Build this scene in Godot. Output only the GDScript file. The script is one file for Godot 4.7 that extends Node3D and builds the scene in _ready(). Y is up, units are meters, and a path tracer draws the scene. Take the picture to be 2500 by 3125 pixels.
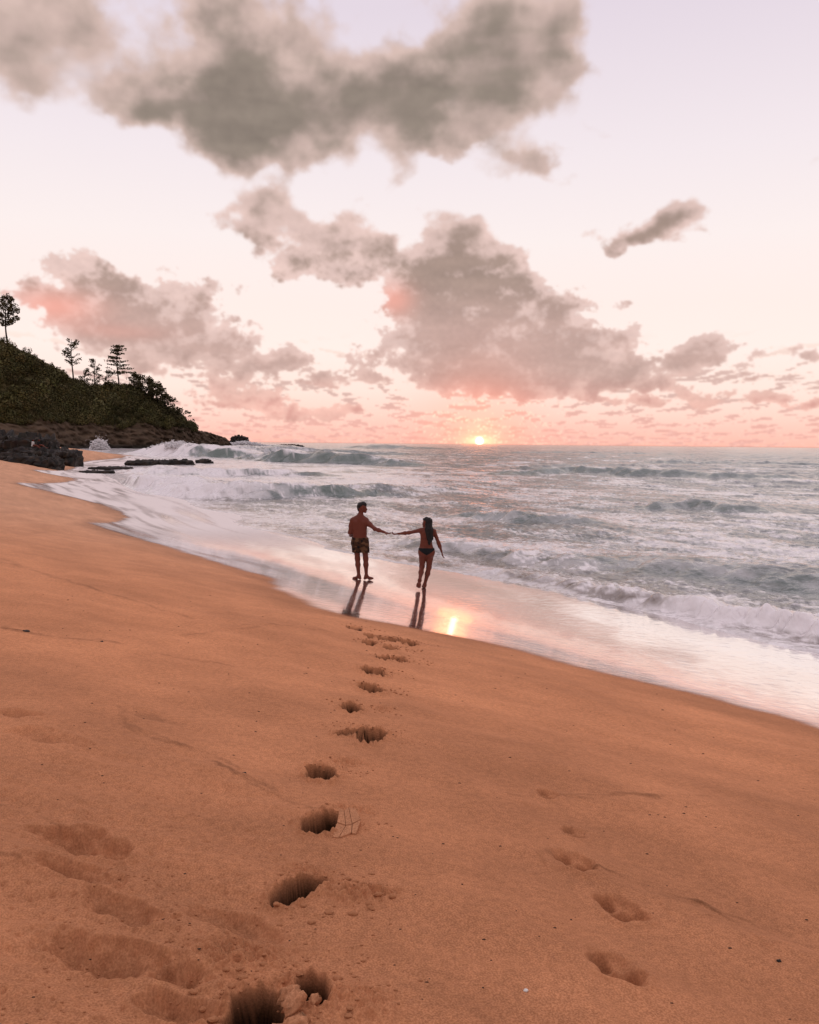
extends Node3D
# A beach at sunset. +x right, -z out along the view, y up, metres; the sea lies at y = 0.
# Shore coordinates: s runs out to sea, u runs along the beach away from the viewer.

const SX := 0.84
const SZ := -0.543
const UX := -0.543
const UZ := -0.84
const EYE := Vector3(0, 3.35, 0)
const SUN_AZ := 4.64
const SUN_EL := 0.22

# profile of the beach: distance landward of the water's edge, height
const PROFILE := [-40.0, -2.2, -6.0, -0.36, -2.0, -0.09, 0.0, 0.03, 1.5, 0.075, 3.0, 0.19, 4.0, 0.315, 5.0, 0.475, 5.5, 0.56, 7.0, 0.82, 8.8, 1.10, 12.8, 1.59, 16.0, 1.88, 22.0, 2.3, 40.0, 3.0, 80.0, 3.6, 140.0, 4.0]
# where the water's edge runs: u, s
const SHORE := [-40.0, 13.2, -5.0, 13.1, 8.0, 12.9, 17.0, 12.6, 25.0, 12.2, 32.0, 12.4, 43.0, 14.1, 66.0, 16.7, 98.0, 22.6, 120.0, 31.0, 150.0, 44.0, 178.0, 49.0, 270.0, 58.0, 420.0, 62.0]
# how far up the last wash left the sand wet: u, distance landward
const WET := [-40.0, 4.5, 4.0, 4.62, 5.9, 4.73, 6.7, 4.97, 7.4, 5.32, 8.7, 5.42, 9.6, 5.88, 10.3, 6.35, 11.1, 6.95, 12.1, 6.94, 14.1, 6.54, 15.4, 5.95, 17.7, 5.88, 20.0, 5.8, 23.7, 5.7, 26.2, 5.95, 28.5, 6.1, 31.0, 5.0, 35.0, 3.85, 40.5, 4.56, 43.1, 5.4, 46.4, 6.8, 51.1, 7.9, 55.0, 6.7, 65.0, 4.3, 74.3, 3.2, 79.6, 5.7, 82.5, 6.2, 90.0, 4.2, 98.4, 3.4, 117.0, 5.5, 133.0, 5.6, 160.0, 6.0, 420.0, 6.0]
# the lobed edge of the water itself: u, distance landward
const LAP := [-40.0, 0.1, 7.7, 0.06, 9.4, 0.0, 10.5, -0.25, 13.0, -0.5, 15.6, -0.68, 17.2, -0.37, 18.8, -0.22, 20.6, 0.05, 23.1, 0.1, 24.6, -0.3, 26.0, -0.69, 28.5, -0.72, 31.0, -0.18, 33.5, -0.37, 35.5, -1.2, 37.5, -1.5, 40.0, -0.6, 51.0, -0.5, 53.6, 0.5, 62.6, 0.36, 75.0, -0.3, 120.0, 0.0, 420.0, 0.0]

var prof_t := PackedFloat32Array()
var shore_t := PackedFloat32Array()
var wet_t := PackedFloat32Array()
var lap_t := PackedFloat32Array()
var nz: FastNoiseLite      # plain smooth noise
var nf: FastNoiseLite      # fractal
var nsoft: FastNoiseLite  # fractal without its finest octaves
var nb: FastNoiseLite      # billow / ridged
var npuff: FastNoiseLite   # round clots of white water
var ncell: FastNoiseLite   # cell edges: lace of foam
var M := {}


func _ready() -> void:
	var cam := Camera3D.new()
	cam.name = "camera"
	cam.position = EYE
	cam.rotation_degrees = Vector3(-4.6, 0, 0.57)
	cam.fov = 2.0 * rad_to_deg(atan(512.0 / 850.0))
	cam.near = 0.1
	cam.far = 40000.0
	add_child(cam)
	cam.current = true

	make_noises()
	var we := WorldEnvironment.new()
	we.name = "world_environment"
	var env := Environment.new()
	env.background_mode = Environment.BG_SKY
	var sky := Sky.new()
	var pano := PanoramaSkyMaterial.new()
	pano.panorama = ImageTexture.create_from_image(sky_image())
	sky.sky_material = pano
	env.sky = sky
	env.tonemap_mode = Environment.TONE_MAPPER_LINEAR
	env.tonemap_exposure = 1.1
	env.sdfgi_enabled = true
	env.ssao_enabled = true
	env.ssil_enabled = true
	we.environment = env
	add_child(we)

	var sun := DirectionalLight3D.new()
	sun.name = "sun"
	sun.light_energy = 0.0006
	sun.light_color = Color(1.0, 0.55, 0.28)
	sun.light_angular_distance = 2.5
	sun.shadow_enabled = true
	var az := deg_to_rad(SUN_AZ)
	var el := deg_to_rad(SUN_EL + 0.9)
	var to_sun := Vector3(sin(az) * cos(el), sin(el), -cos(az) * cos(el))
	sun.look_at_from_position(to_sun * 50.0, Vector3.ZERO, Vector3.UP)
	add_child(sun)

	make_tables()
	make_materials()
	make_beach()
	make_wet_sand()
	make_sea()
	make_headland()
	make_rocks()
	make_trees()
	make_people()
	make_seated_pair()
	make_sand_bits()
	make_spray()


# ---------------------------------------------------------------- small helpers

func fnl(kind: int, seed_n: int, octaves: int) -> FastNoiseLite:
	var n := FastNoiseLite.new()
	n.noise_type = kind
	n.seed = seed_n
	n.frequency = 1.0
	if octaves > 1:
		n.fractal_type = FastNoiseLite.FRACTAL_FBM
		n.fractal_octaves = octaves
		n.fractal_gain = 0.5
	else:
		n.fractal_type = FastNoiseLite.FRACTAL_NONE
	return n


func make_noises() -> void:
	nz = fnl(FastNoiseLite.TYPE_SIMPLEX_SMOOTH, 11, 1)
	nf = fnl(FastNoiseLite.TYPE_SIMPLEX, 23, 5)
	nsoft = fnl(FastNoiseLite.TYPE_SIMPLEX, 61, 3)
	nsoft.fractal_gain = 0.42
	nb = fnl(FastNoiseLite.TYPE_SIMPLEX, 37, 4)
	nb.fractal_type = FastNoiseLite.FRACTAL_RIDGED
	npuff = fnl(FastNoiseLite.TYPE_CELLULAR, 15, 1)
	npuff.cellular_return_type = FastNoiseLite.RETURN_DISTANCE
	npuff.cellular_jitter = 1.0
	ncell = fnl(FastNoiseLite.TYPE_CELLULAR, 5, 1)
	ncell.cellular_return_type = FastNoiseLite.RETURN_DISTANCE2_SUB
	ncell.cellular_jitter = 1.0


func lut(t: Array, x0: float, x1: float, step: float) -> PackedFloat32Array:
	# smooth curve through a table of pairs, sampled evenly
	var n := t.size() / 2
	var xs := PackedFloat32Array()
	var ys := PackedFloat32Array()
	for i in n:
		xs.append(t[i * 2])
		ys.append(t[i * 2 + 1])
	var m := PackedFloat32Array()
	m.resize(n)
	for i in n:
		if i == 0:
			m[i] = (ys[1] - ys[0]) / (xs[1] - xs[0])
		elif i == n - 1:
			m[i] = (ys[i] - ys[i - 1]) / (xs[i] - xs[i - 1])
		else:
			var a := (ys[i] - ys[i - 1]) / (xs[i] - xs[i - 1])
			var b := (ys[i + 1] - ys[i]) / (xs[i + 1] - xs[i])
			m[i] = 0.0 if a * b <= 0.0 else (a * (xs[i + 1] - xs[i]) + b * (xs[i] - xs[i - 1])) / (xs[i + 1] - xs[i - 1])
	var out := PackedFloat32Array()
	var k := 0
	var count := int((x1 - x0) / step) + 2
	for j in count:
		var x := x0 + j * step
		while k < n - 2 and x > xs[k + 1]:
			k += 1
		var h := xs[k + 1] - xs[k]
		var q := clampf((x - xs[k]) / h, 0.0, 1.0)
		var q2 := q * q
		var q3 := q2 * q
		out.append((2 * q3 - 3 * q2 + 1) * ys[k] + (q3 - 2 * q2 + q) * h * m[k] + (-2 * q3 + 3 * q2) * ys[k + 1] + (q3 - q2) * h * m[k + 1])
	return out


func make_tables() -> void:
	prof_t = lut(PROFILE, -40.0, 140.0, 0.05)
	shore_t = lut(SHORE, -40.0, 420.0, 0.25)
	wet_t = lut(WET, -40.0, 420.0, 0.1)
	lap_t = lut(LAP, -40.0, 420.0, 0.1)


func at(t: PackedFloat32Array, x: float, x0: float, step: float) -> float:
	var q := clampf((x - x0) / step, 0.0, t.size() - 1.001)
	var i := int(q)
	return lerpf(t[i], t[i + 1], q - i)


func profile(d: float) -> float:
	return at(prof_t, d, -40.0, 0.05)


func shore(u: float) -> float:
	return at(shore_t, u, -40.0, 0.25)


func base_ground(x: float, z: float) -> float:
	var u := x * UX + z * UZ
	return profile(shore(u) - (x * SX + z * SZ))


func sstep(a: float, b: float, x: float) -> float:
	var t := clampf((x - a) / (b - a), 0.0, 1.0)
	return t * t * (3.0 - 2.0 * t)


func lin(r: float, g: float, b: float) -> Vector3:
	var c := Color(r / 255.0, g / 255.0, b / 255.0).srgb_to_linear()
	return Vector3(c.r, c.g, c.b)


func srgb(r: float, g: float, b: float) -> Color:
	return Color(r, g, b).linear_to_srgb()


func run_rows(n: int, job: Callable) -> void:
	var id := WorkerThreadPool.add_group_task(job, n)
	WorkerThreadPool.wait_for_group_task_completion(id)


func tag(o: Node, label := "", category := "", group := "", kind := "") -> void:
	if label:
		o.set_meta("label", label)
	if category:
		o.set_meta("category", category)
	if group:
		o.set_meta("group", group)
	if kind:
		o.set_meta("kind", kind)


func numbered(called: String, parent: Node) -> String:
	if not parent.has_node(called):
		return called
	var i := 1
	while parent.has_node("%s_%03d" % [called, i]):
		i += 1
	return "%s_%03d" % [called, i]


func put(called: String, mesh: Mesh, mat: Material, parent: Node = self) -> MeshInstance3D:
	var o := MeshInstance3D.new()
	o.name = numbered(called, parent)
	o.mesh = mesh
	if mat:
		o.material_override = mat
	parent.add_child(o, true)
	return o


func root_at(called: String, where: Vector3) -> Node3D:
	var o := Node3D.new()
	o.name = numbered(called, self)
	o.position = where
	add_child(o, true)
	return o


func array_mesh(v: PackedVector3Array, n: PackedVector3Array, idx: PackedInt32Array, c := PackedColorArray(), uv := PackedVector2Array()) -> ArrayMesh:
	var a := []
	a.resize(Mesh.ARRAY_MAX)
	a[Mesh.ARRAY_VERTEX] = v
	a[Mesh.ARRAY_NORMAL] = n
	if c.size():
		a[Mesh.ARRAY_COLOR] = c
	if uv.size():
		a[Mesh.ARRAY_TEX_UV] = uv
	a[Mesh.ARRAY_INDEX] = idx
	var m := ArrayMesh.new()
	m.add_surface_from_arrays(Mesh.PRIMITIVE_TRIANGLES, a)
	return m


func grid_normals(v: PackedVector3Array, w: int, h: int) -> PackedVector3Array:
	var parts := []
	parts.resize(h)
	run_rows(h, func(j: int):
		var row := PackedVector3Array()
		row.resize(w)
		var j0 := maxi(j - 1, 0) * w
		var j1 := mini(j + 1, h - 1) * w
		for i in w:
			var a := v[j * w + mini(i + 1, w - 1)] - v[j * w + maxi(i - 1, 0)]
			var b := v[j1 + i] - v[j0 + i]
			var n := b.cross(a)
			if n.y < 0.0:
				n = -n
			row[i] = n.normalized()
		parts[j] = row)
	var out := PackedVector3Array()
	for p in parts:
		out.append_array(p)
	return out


func noise_image(size: int, seed_n: int, freq: float, octaves: int) -> Image:
	# seamless noise, 0..1
	var n := fnl(FastNoiseLite.TYPE_SIMPLEX, seed_n, octaves)
	n.frequency = freq
	return n.get_seamless_image(size, size, false, false, 0.15)


func make_materials() -> void:
	# sand: grains from 1 to 4 mm, a few dark and a few pale ones
	var rng := RandomNumberGenerator.new()
	rng.seed = 7
	var size := 1024
	var coarse := noise_image(size, 3, 0.09, 3)
	var mid := noise_image(size, 4, 0.02, 3)
	var bytes := PackedByteArray()
	bytes.resize(size * size * 3)
	var bump := PackedByteArray()
	bump.resize(size * size)
	for k in size * size:
		var x := k % size
		var y := k / size
		var g := rng.randf()
		var c := coarse.get_pixel(x, y).r - 0.5
		var b := mid.get_pixel(x, y).r - 0.5
		var f := 0.86 + 0.15 * (g - 0.5) + 0.25 * c + 0.12 * b
		if g < 0.02:
			f *= 0.72
		elif g > 0.992:
			f *= 1.18
		f = clampf(f, 0.0, 1.0)
		bytes[k * 3] = int(255.0 * f)
		bytes[k * 3 + 1] = int(255.0 * clampf(f * (1.0 + 0.05 * c), 0.0, 1.0))
		bytes[k * 3 + 2] = int(255.0 * clampf(f * (1.0 + 0.10 * c), 0.0, 1.0))
		bump[k] = int(255.0 * clampf(0.5 + 0.22 * (g - 0.5) + 0.5 * c + 0.3 * b, 0.0, 1.0))
	var grain := Image.create_from_data(size, size, false, Image.FORMAT_RGB8, bytes)
	var relief := Image.create_from_data(size, size, false, Image.FORMAT_L8, bump)
	var sand := StandardMaterial3D.new()
	sand.resource_name = "sand"
	sand.vertex_color_use_as_albedo = true
	sand.albedo_texture = ImageTexture.create_from_image(grain)
	sand.heightmap_enabled = true
	sand.heightmap_texture = ImageTexture.create_from_image(relief)
	sand.heightmap_scale = 0.22
	sand.roughness = 0.95
	sand.metallic_specular = 0.25
	sand.uv1_triplanar = true
	sand.uv1_world_triplanar = true
	sand.uv1_scale = Vector3(0.8, 0.8, 0.8)
	M.sand = sand
	var dsand := sand.duplicate()
	dsand.vertex_color_use_as_albedo = false
	dsand.albedo_color = srgb(0.66, 0.30, 0.15)
	dsand.uv1_triplanar = true
	M.clod = dsand

	# sand under a film of water
	var ripples := ImageTexture.create_from_image(noise_image(512, 9, 0.012, 4))
	var wet := StandardMaterial3D.new()
	wet.resource_name = "wet_sand"
	wet.vertex_color_use_as_albedo = true
	wet.transparency = BaseMaterial3D.TRANSPARENCY_ALPHA
	wet.albedo_texture = ImageTexture.create_from_image(white_image())
	wet.roughness = 0.10
	wet.metallic_specular = 1.0
	wet.metallic = 0.93
	wet.clearcoat_enabled = true
	wet.clearcoat = 1.0
	wet.clearcoat_roughness = 0.06
	wet.heightmap_enabled = true
	wet.heightmap_texture = ripples
	wet.heightmap_scale = 0.55
	M.wet = wet

	var water := StandardMaterial3D.new()
	water.resource_name = "sea_water"
	water.vertex_color_use_as_albedo = true
	water.roughness = 0.14
	water.clearcoat_enabled = true
	water.clearcoat = 0.2
	water.clearcoat_roughness = 0.12
	water.metallic_specular = 0.75
	water.heightmap_enabled = true
	water.heightmap_texture = ImageTexture.create_from_image(noise_image(512, 19, 0.02, 5))
	water.heightmap_scale = 4.5
	M.water = water

	var froth := plain_mat("froth", Vector3.ONE, 0.9)
	froth.vertex_color_use_as_albedo = true
	froth.transparency = BaseMaterial3D.TRANSPARENCY_ALPHA
	M.froth = froth
	M.spray = plain_mat("spray", Vector3(0.86, 0.84, 0.84), 0.9)
	M.spray.transparency = BaseMaterial3D.TRANSPARENCY_ALPHA
	M.spray.albedo_color.a = 0.45
	M.spray.backlight_enabled = true
	M.spray.backlight = Color(0.7, 0.7, 0.7)

	M.skin = plain_mat("skin", Vector3(0.145, 0.034, 0.018), 0.5)
	M.hair = plain_mat("hair", Vector3(0.012, 0.008, 0.007), 0.5)
	M.bikini = plain_mat("black_cloth", Vector3(0.008, 0.008, 0.009), 0.8)
	M.strap = plain_mat("red_brown_cloth", Vector3(0.12, 0.03, 0.02), 0.8)
	M.white_cloth = plain_mat("white_cloth", Vector3(0.6, 0.56, 0.53), 0.9)
	M.dark_cloth = plain_mat("dark_cloth", Vector3(0.012, 0.012, 0.014), 0.9)
	M.eye = plain_mat("eye", Vector3(0.05, 0.04, 0.035), 0.2)
	var tinted := plain_mat("tinted", Vector3.ONE, 0.9)
	tinted.vertex_color_use_as_albedo = true
	tinted.metallic_specular = 0.3
	M.tinted = tinted
	var rock := plain_mat("lava_rock", Vector3.ONE, 0.75)
	rock.vertex_color_use_as_albedo = true
	rock.metallic_specular = 0.4
	M.rock = rock
	var leaf := plain_mat("leaf", Vector3.ONE, 0.7)
	leaf.vertex_color_use_as_albedo = true
	leaf.metallic_specular = 0.25
	leaf.backlight_enabled = true
	leaf.backlight = Color(0.35, 0.35, 0.35)
	M.leaf = leaf
	M.bark = plain_mat("bark", Vector3(0.035, 0.025, 0.018), 0.9)
	M.pebble = plain_mat("pebble", Vector3(0.03, 0.022, 0.017), 0.6)
	M.shell = plain_mat("shell", Vector3(0.75, 0.7, 0.64), 0.5)
	M.speck = plain_mat("dark_speck", Vector3(0.05, 0.026, 0.016), 0.9)
	M.crumb = plain_mat("sand_crumb", Vector3(0.40, 0.17, 0.078), 0.95)


func plain_mat(called: String, c: Vector3, rough: float) -> StandardMaterial3D:
	var m := StandardMaterial3D.new()
	m.resource_name = called
	m.albedo_color = srgb(c.x, c.y, c.z)
	m.roughness = rough
	m.metallic_specular = 0.35
	return m


func white_image() -> Image:
	var im := Image.create(4, 4, false, Image.FORMAT_RGB8)
	im.fill(Color.WHITE)
	return im


# ---------------------------------------------------------------- sky

# clouds: azimuth and elevation of a lobe, its two radii (degrees), its weight
const LOBES := [
	-23.5, 23.4, 6.09, 3.21, 1.00, -24.4, 21.0, 2.88, 2.56, 0.80, -20.4, 23.9, 1.92, 1.92, 0.60, -17.1, 20.6, 4.81, 1.35, 0.95, -13.7, 20.5, 3.85, 1.92, 1.00, -16.3, 19.7, 3.53, 0.96, 0.60,
	-12.5, 23.7, 2.88, 3.04, 1.05, -13.0, 24.8, 1.60, 1.44, 0.80, -10.7, 22.4, 3.53, 3.21, 1.10, -9.5, 23.4, 1.92, 2.24, 0.60, -7.7, 20.5, 5.13, 3.04, 1.25, -8.3, 18.6, 4.49, 2.08, 1.20,
	-10.7, 19.3, 3.85, 1.76, 1.00, -8.6, 17.3, 2.24, 0.80, 0.80, -3.4, 21.5, 4.81, 2.56, 1.20, -0.1, 22.8, 2.88, 1.92, 1.00, 0.3, 20.7, 5.13, 1.92, 1.15, 1.8, 22.0, 1.92, 1.92, 1.00,
	4.3, 21.0, 3.53, 2.56, 1.15, 5.7, 25.4, 3.85, 3.85, 1.15, 6.7, 23.2, 3.53, 2.56, 1.05, 9.6, 25.3, 1.92, 2.24, 0.70, 3.9, 25.5, 1.92, 1.60, 0.70, 9.4, 22.9, 1.60, 1.28, 0.60,
	-5.3, 24.9, 1.60, 1.76, 0.42, -6.8, 25.5, 1.12, 1.28, 0.35, 10.9, 23.1, 1.44, 1.28, 0.40, -0.6, 17.7, 1.44, 1.60, 0.62, 4.3, 19.1, 2.88, 0.96, 0.80, 8.5, 17.9, 1.44, 0.96, 0.80,
	7.4, 17.6, 1.60, 0.80, 0.50, 12.4, 18.6, 1.76, 0.71, 0.45, 6.5, 16.8, 3.85, 0.80, 0.38, 9.6, 16.6, 1.60, 0.58, 0.35, -9.6, 14.7, 1.92, 1.35, 1.00, -11.1, 13.9, 1.60, 0.90, 0.80,
	-7.1, 13.3, 2.88, 1.28, 1.00, -4.2, 14.5, 1.12, 1.44, 0.75, -4.6, 13.2, 2.56, 1.12, 0.75, -6.8, 11.4, 2.56, 1.12, 1.00, -3.2, 11.6, 1.92, 1.35, 1.00, -2.1, 12.7, 0.80, 0.96, 0.70,
	3.7, 13.2, 1.28, 1.35, 0.80, 2.6, 11.7, 3.37, 2.24, 1.15, 1.2, 10.4, 2.40, 2.40, 1.10, 5.2, 11.5, 2.08, 1.99, 1.00, 4.5, 9.2, 4.81, 1.92, 1.20, 5.8, 7.3, 5.93, 2.08, 1.25,
	8.8, 8.8, 1.92, 1.44, 0.80, 10.3, 7.5, 1.28, 1.60, 0.80, 0.8, 7.0, 2.24, 1.76, 1.00, 7.4, 5.3, 6.89, 1.60, 1.20, 11.7, 5.3, 2.72, 1.35, 1.10, 3.8, 4.7, 3.53, 1.35, 1.00,
	6.8, 3.8, 6.09, 0.83, 1.00, 13.4, 4.5, 1.22, 0.80, 0.90, 0.3, 8.5, 1.28, 1.28, 0.60, -1.0, 9.6, 1.28, 0.90, 0.75, -21.1, 10.2, 1.99, 1.15, 1.00, -19.0, 9.9, 0.90, 0.80, 0.80,
	-22.3, 8.5, 2.72, 1.09, 1.00, -19.0, 8.5, 2.40, 1.60, 1.00, -14.4, 8.9, 2.50, 1.35, 1.00, -17.0, 7.4, 3.53, 1.60, 1.10, -19.6, 6.6, 2.88, 1.54, 1.05, -15.3, 6.0, 3.21, 1.54, 1.00,
	-12.3, 6.9, 1.92, 1.22, 0.70, -16.5, 4.9, 2.56, 0.80, 0.70, -10.8, 9.5, 1.28, 0.96, 0.35, -10.2, 7.1, 0.80, 0.80, 0.40, -8.2, 5.1, 1.92, 1.03, 1.00, -10.8, 4.7, 1.92, 0.71, 0.90,
	-12.0, 5.7, 1.60, 0.64, 0.60, -12.3, 3.2, 2.56, 1.22, 0.80, -9.6, 2.5, 2.40, 1.03, 0.85, -5.2, 2.1, 2.24, 0.58, 0.80, -5.7, 4.0, 1.47, 0.83, 0.85, -3.0, 4.8, 1.22, 1.09, 0.90,
	-4.0, 5.9, 0.71, 0.58, 0.50, -7.1, 2.2, 1.28, 0.45, 0.50, 16.6, 13.5, 1.79, 1.28, 1.05, 15.6, 13.0, 2.40, 0.83, 0.95, 13.9, 12.8, 1.44, 0.64, 0.80, 17.3, 13.9, 1.15, 0.96, 0.90,
	11.5, 13.4, 1.44, 0.51, 0.50, 19.0, 12.8, 1.28, 0.45, 0.30, 18.4, 5.7, 1.99, 1.22, 1.05, 17.6, 6.1, 1.28, 0.90, 0.80, 19.3, 6.1, 0.96, 0.96, 0.70, 13.4, 8.9, 1.28, 0.45, 0.40,
	13.7, 6.8, 1.09, 0.58, 0.60, 14.8, 7.5, 0.96, 0.64, 0.35, 15.8, 4.2, 1.44, 1.03, 0.75, 17.4, 3.8, 1.28, 0.77, 0.60, 21.8, 5.4, 0.90, 1.15, 0.55, 22.2, 4.4, 0.64, 0.64, 0.40,
	24.7, 5.8, 1.12, 0.71, 0.65, 24.5, 4.6, 1.28, 0.80, 0.40, 24.8, 16.3, 0.71, 0.77, 0.40, 23.8, 13.6, 1.60, 0.45, 0.30, 22.6, 3.2, 1.28, 0.58, 1.00, 20.5, 3.0, 0.96, 0.51, 0.70,
	18.6, 2.7, 1.76, 0.64, 0.95, 15.1, 2.7, 1.28, 0.51, 0.80, 24.9, 2.4, 1.76, 0.45, 0.80, 23.5, 3.1, 0.64, 0.38, 0.60, 12.7, 2.9, 2.24, 0.45, 0.80
]
const SKY_KEYS := [-1.0, 250.0, 174.0, 154.0, 0.8, 251.0, 196.0, 180.0, 2.0, 252.0, 212.0, 197.0, 3.5, 252.0, 225.0, 213.0, 6.0, 252.0, 232.0, 224.0, 9.0, 247.0, 230.0, 224.0, 13.0, 243.0, 231.0, 229.0, 18.0, 235.0, 224.0, 228.0, 26.0, 220.0, 208.0, 219.0, 50.0, 232.0, 220.0, 229.0, 91.0, 234.0, 222.0, 230.0]
var cover := PackedFloat32Array()
var keys := PackedVector3Array()
var key_el := PackedFloat32Array()


func keyed(el: float) -> Vector3:
	for i in range(1, key_el.size()):
		if el <= key_el[i]:
			return keys[i - 1].lerp(keys[i], clampf((el - key_el[i - 1]) / (key_el[i] - key_el[i - 1]), 0.0, 1.0))
	return keys[keys.size() - 1]


func sky_at(az: float, el: float, near: PackedInt32Array) -> Vector3:
	var c := keyed(el)
	var away := absf(wrapf(az - SUN_AZ, -180.0, 180.0))
	# away from the sunset the low sky grows dim
	var dim := lerpf(1.0, lerpf(0.43, 0.98, sstep(14.0, 34.0, el)), sstep(28.0, 92.0, away))
	c *= dim
	var ang := sqrt(away * away + (el - SUN_EL) * (el - SUN_EL))
	# the red glow round the sun
	c = c.lerp(Vector3(1.0, 0.44, 0.33), 0.52 * exp(-ang * ang / 18.0) + 0.10 * exp(-el * el / 3.0) * exp(-away * away / 260.0))
	var wx := nf.get_noise_2d(az * 0.16 + 3.0, el * 0.2)
	var wy := nf.get_noise_2d(az * 0.16 + 40.0, el * 0.2 + 9.0)
	# banks of small flat clouds along the horizon
	if el < 7.5 and el > -1.0:
		var py := log(el + 0.9) * 4.2
		var px := az / (el + 4.0) * 1.9
		var n := nf.get_noise_2d(px + 17.0, py * 0.9) + 0.5 * nf.get_noise_2d(px * 3.3, py * 2.8 + 5.0)
		var lowest := sstep(7.5, 4.2, el)
		var dens := sstep(0.02, 0.26, n + 0.12 * lowest - 0.20 - 0.10 * sstep(1.8, 4.0, el) + 0.12 * sstep(2.5, 0.5, el)) * lowest
		var shade := sstep(0.05, 0.5, n)
		var lc := lin(244, 194, 182).lerp(lin(228, 170, 158), shade)
		lc = lc.lerp(lin(230, 196, 187).lerp(lin(204, 169, 160), shade), sstep(0.9, 3.6, el))
		lc = lc.lerp(Vector3(0.97, 0.42, 0.32), 0.75 * exp(-ang * ang / 22.0))
		lc *= dim
		var rim := sstep(0.0, 0.3, dens) * sstep(0.95, 0.4, dens) * (0.25 + exp(-ang * ang / 24.0))
		c = c.lerp(lc, 0.85 * dens) + Vector3(0.26, 0.21, 0.13) * rim * dim
	# the larger clouds
	var b := 0.0
	var hole := 1.0
	var tilt := 0.0
	var lift := lerpf(0.55, 1.0, sstep(8.0, 18.0, el))
	var x := az + wx * 1.7 * lift
	var y := el + wy * 1.3 * lift
	for k in near:
		var dx := (x - cover[k]) / cover[k + 2]
		if dx > 2.2 or dx < -2.2:
			continue
		var dy := (y - cover[k + 1]) / cover[k + 3]
		if dy < 0.0:
			dy *= 1.18       # flatter below
		var r2 := dx * dx + dy * dy
		if r2 < 4.5:
			var g: float = cover[k + 4] * exp(-r2 * 1.05)
			b += g
			tilt += g * dy
			hole *= 1.0 - minf(g, 0.94)
	if b > 0.04:
		var big := sstep(9.0, 19.0, el)
		var solid := 1.0 - hole
		tilt /= b
		var f1 := lerpf(nf.get_noise_2d(az * 0.40 + 90.0, el * 0.55 + 4.0), nsoft.get_noise_2d(az * 0.17 + 90.0, el * 0.24 + 4.0), big)
		var f2 := lerpf(nf.get_noise_2d(az * 1.5, el * 1.9 + 31.0), nf.get_noise_2d(az * 0.6, el * 0.75 + 31.0), big)
		var f3 := nf.get_noise_2d(az * 0.27 + 3.0, el * 0.33 + 71.0)
		# ragged at the edges, billowing upward, smoother below
		var t := lerpf(solid, 0.45 * solid + 0.55 * minf(b, 1.35), big) + lerpf(0.34, 0.30, big) * f1 + lerpf(0.20, 0.16, big) * f2 * sstep(1.25, 0.6, b) * lerpf(1.0, 0.5, sstep(0.2, -0.6, tilt))
		var a := sstep(lerpf(0.40, 0.26, big), lerpf(0.60, 1.0, big), t)
		if a > 0.0:
			var core := lin(205, 150, 140)
			var edge := lin(238, 188, 174)
			core = core.lerp(lin(186, 155, 146), sstep(2.0, 5.0, el))
			edge = edge.lerp(lin(216, 182, 172), sstep(2.0, 5.0, el))
			core = core.lerp(lin(156, 133, 122), sstep(7.0, 11.5, el))
			edge = edge.lerp(lin(224, 194, 186), sstep(4.0, 8.0, el))
			core = core.lerp(lin(135, 122, 111), sstep(12.0, 19.0, el))
			edge = edge.lerp(lin(206, 180, 171), sstep(12.0, 20.0, el))
			var red := exp(-(pow((az + 22.6) / 2.6, 2.0) + pow((el - 8.1) / 1.0, 2.0))) + 0.9 * exp(-(pow((az + 1.2) / 1.3, 2.0) + pow((el - 9.4) / 1.0, 2.0)))
			red += 0.35 * exp(-(pow((az + 19.0) / 3.0, 2.0) + pow((el - 6.8) / 0.5, 2.0)))
			var layer := nsoft.get_noise_2d(az * 0.12 + 30.0, el * 0.6)
			var sh := sstep(lerpf(0.50, 0.55, big), lerpf(2.0, 2.9, big), b + lerpf(0.80, 0.60, big) * f1 + 0.45 * layer + lerpf(0.8, 0.4, big) * f3 + lerpf(0.55, 0.14, big) * f2 - 0.30 * tilt)
			var cc := edge.lerp(core, sh)
			cc *= 1.0 + 0.12 * layer + 0.08 * f2
			# thin rims let the low sun through
			cc += Vector3(0.20, 0.15, 0.09) * sstep(0.9, 0.2, a) * exp(-ang * ang / 90.0) * dim
			cc = cc.lerp(lin(240, 166, 150), clampf(0.85 * red, 0.0, 0.9))
			cc = cc.lerp(Vector3(0.95, 0.36, 0.27), 0.75 * exp(-ang * ang / 16.0))
			cc *= lerpf(1.0, dim, 0.7)
			c = c.lerp(cc, a * lerpf(0.95, 0.97, big))
	# the sun itself, veiled by the last haze, and its near halo
	c += Vector3(0.75, 0.34, 0.13) * exp(-(away * away / 0.9 + (el - SUN_EL) * (el - SUN_EL) / 0.10))
	c += Vector3(0.45, 0.14, 0.05) * exp(-ang * ang / 1.2)
	c += Vector3(0.20, 0.05, 0.01) * exp(-ang * ang / 9.0)
	c += Vector3(3.0, 2.7, 2.5) * sstep(0.31, 0.10, ang)
	return c


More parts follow.
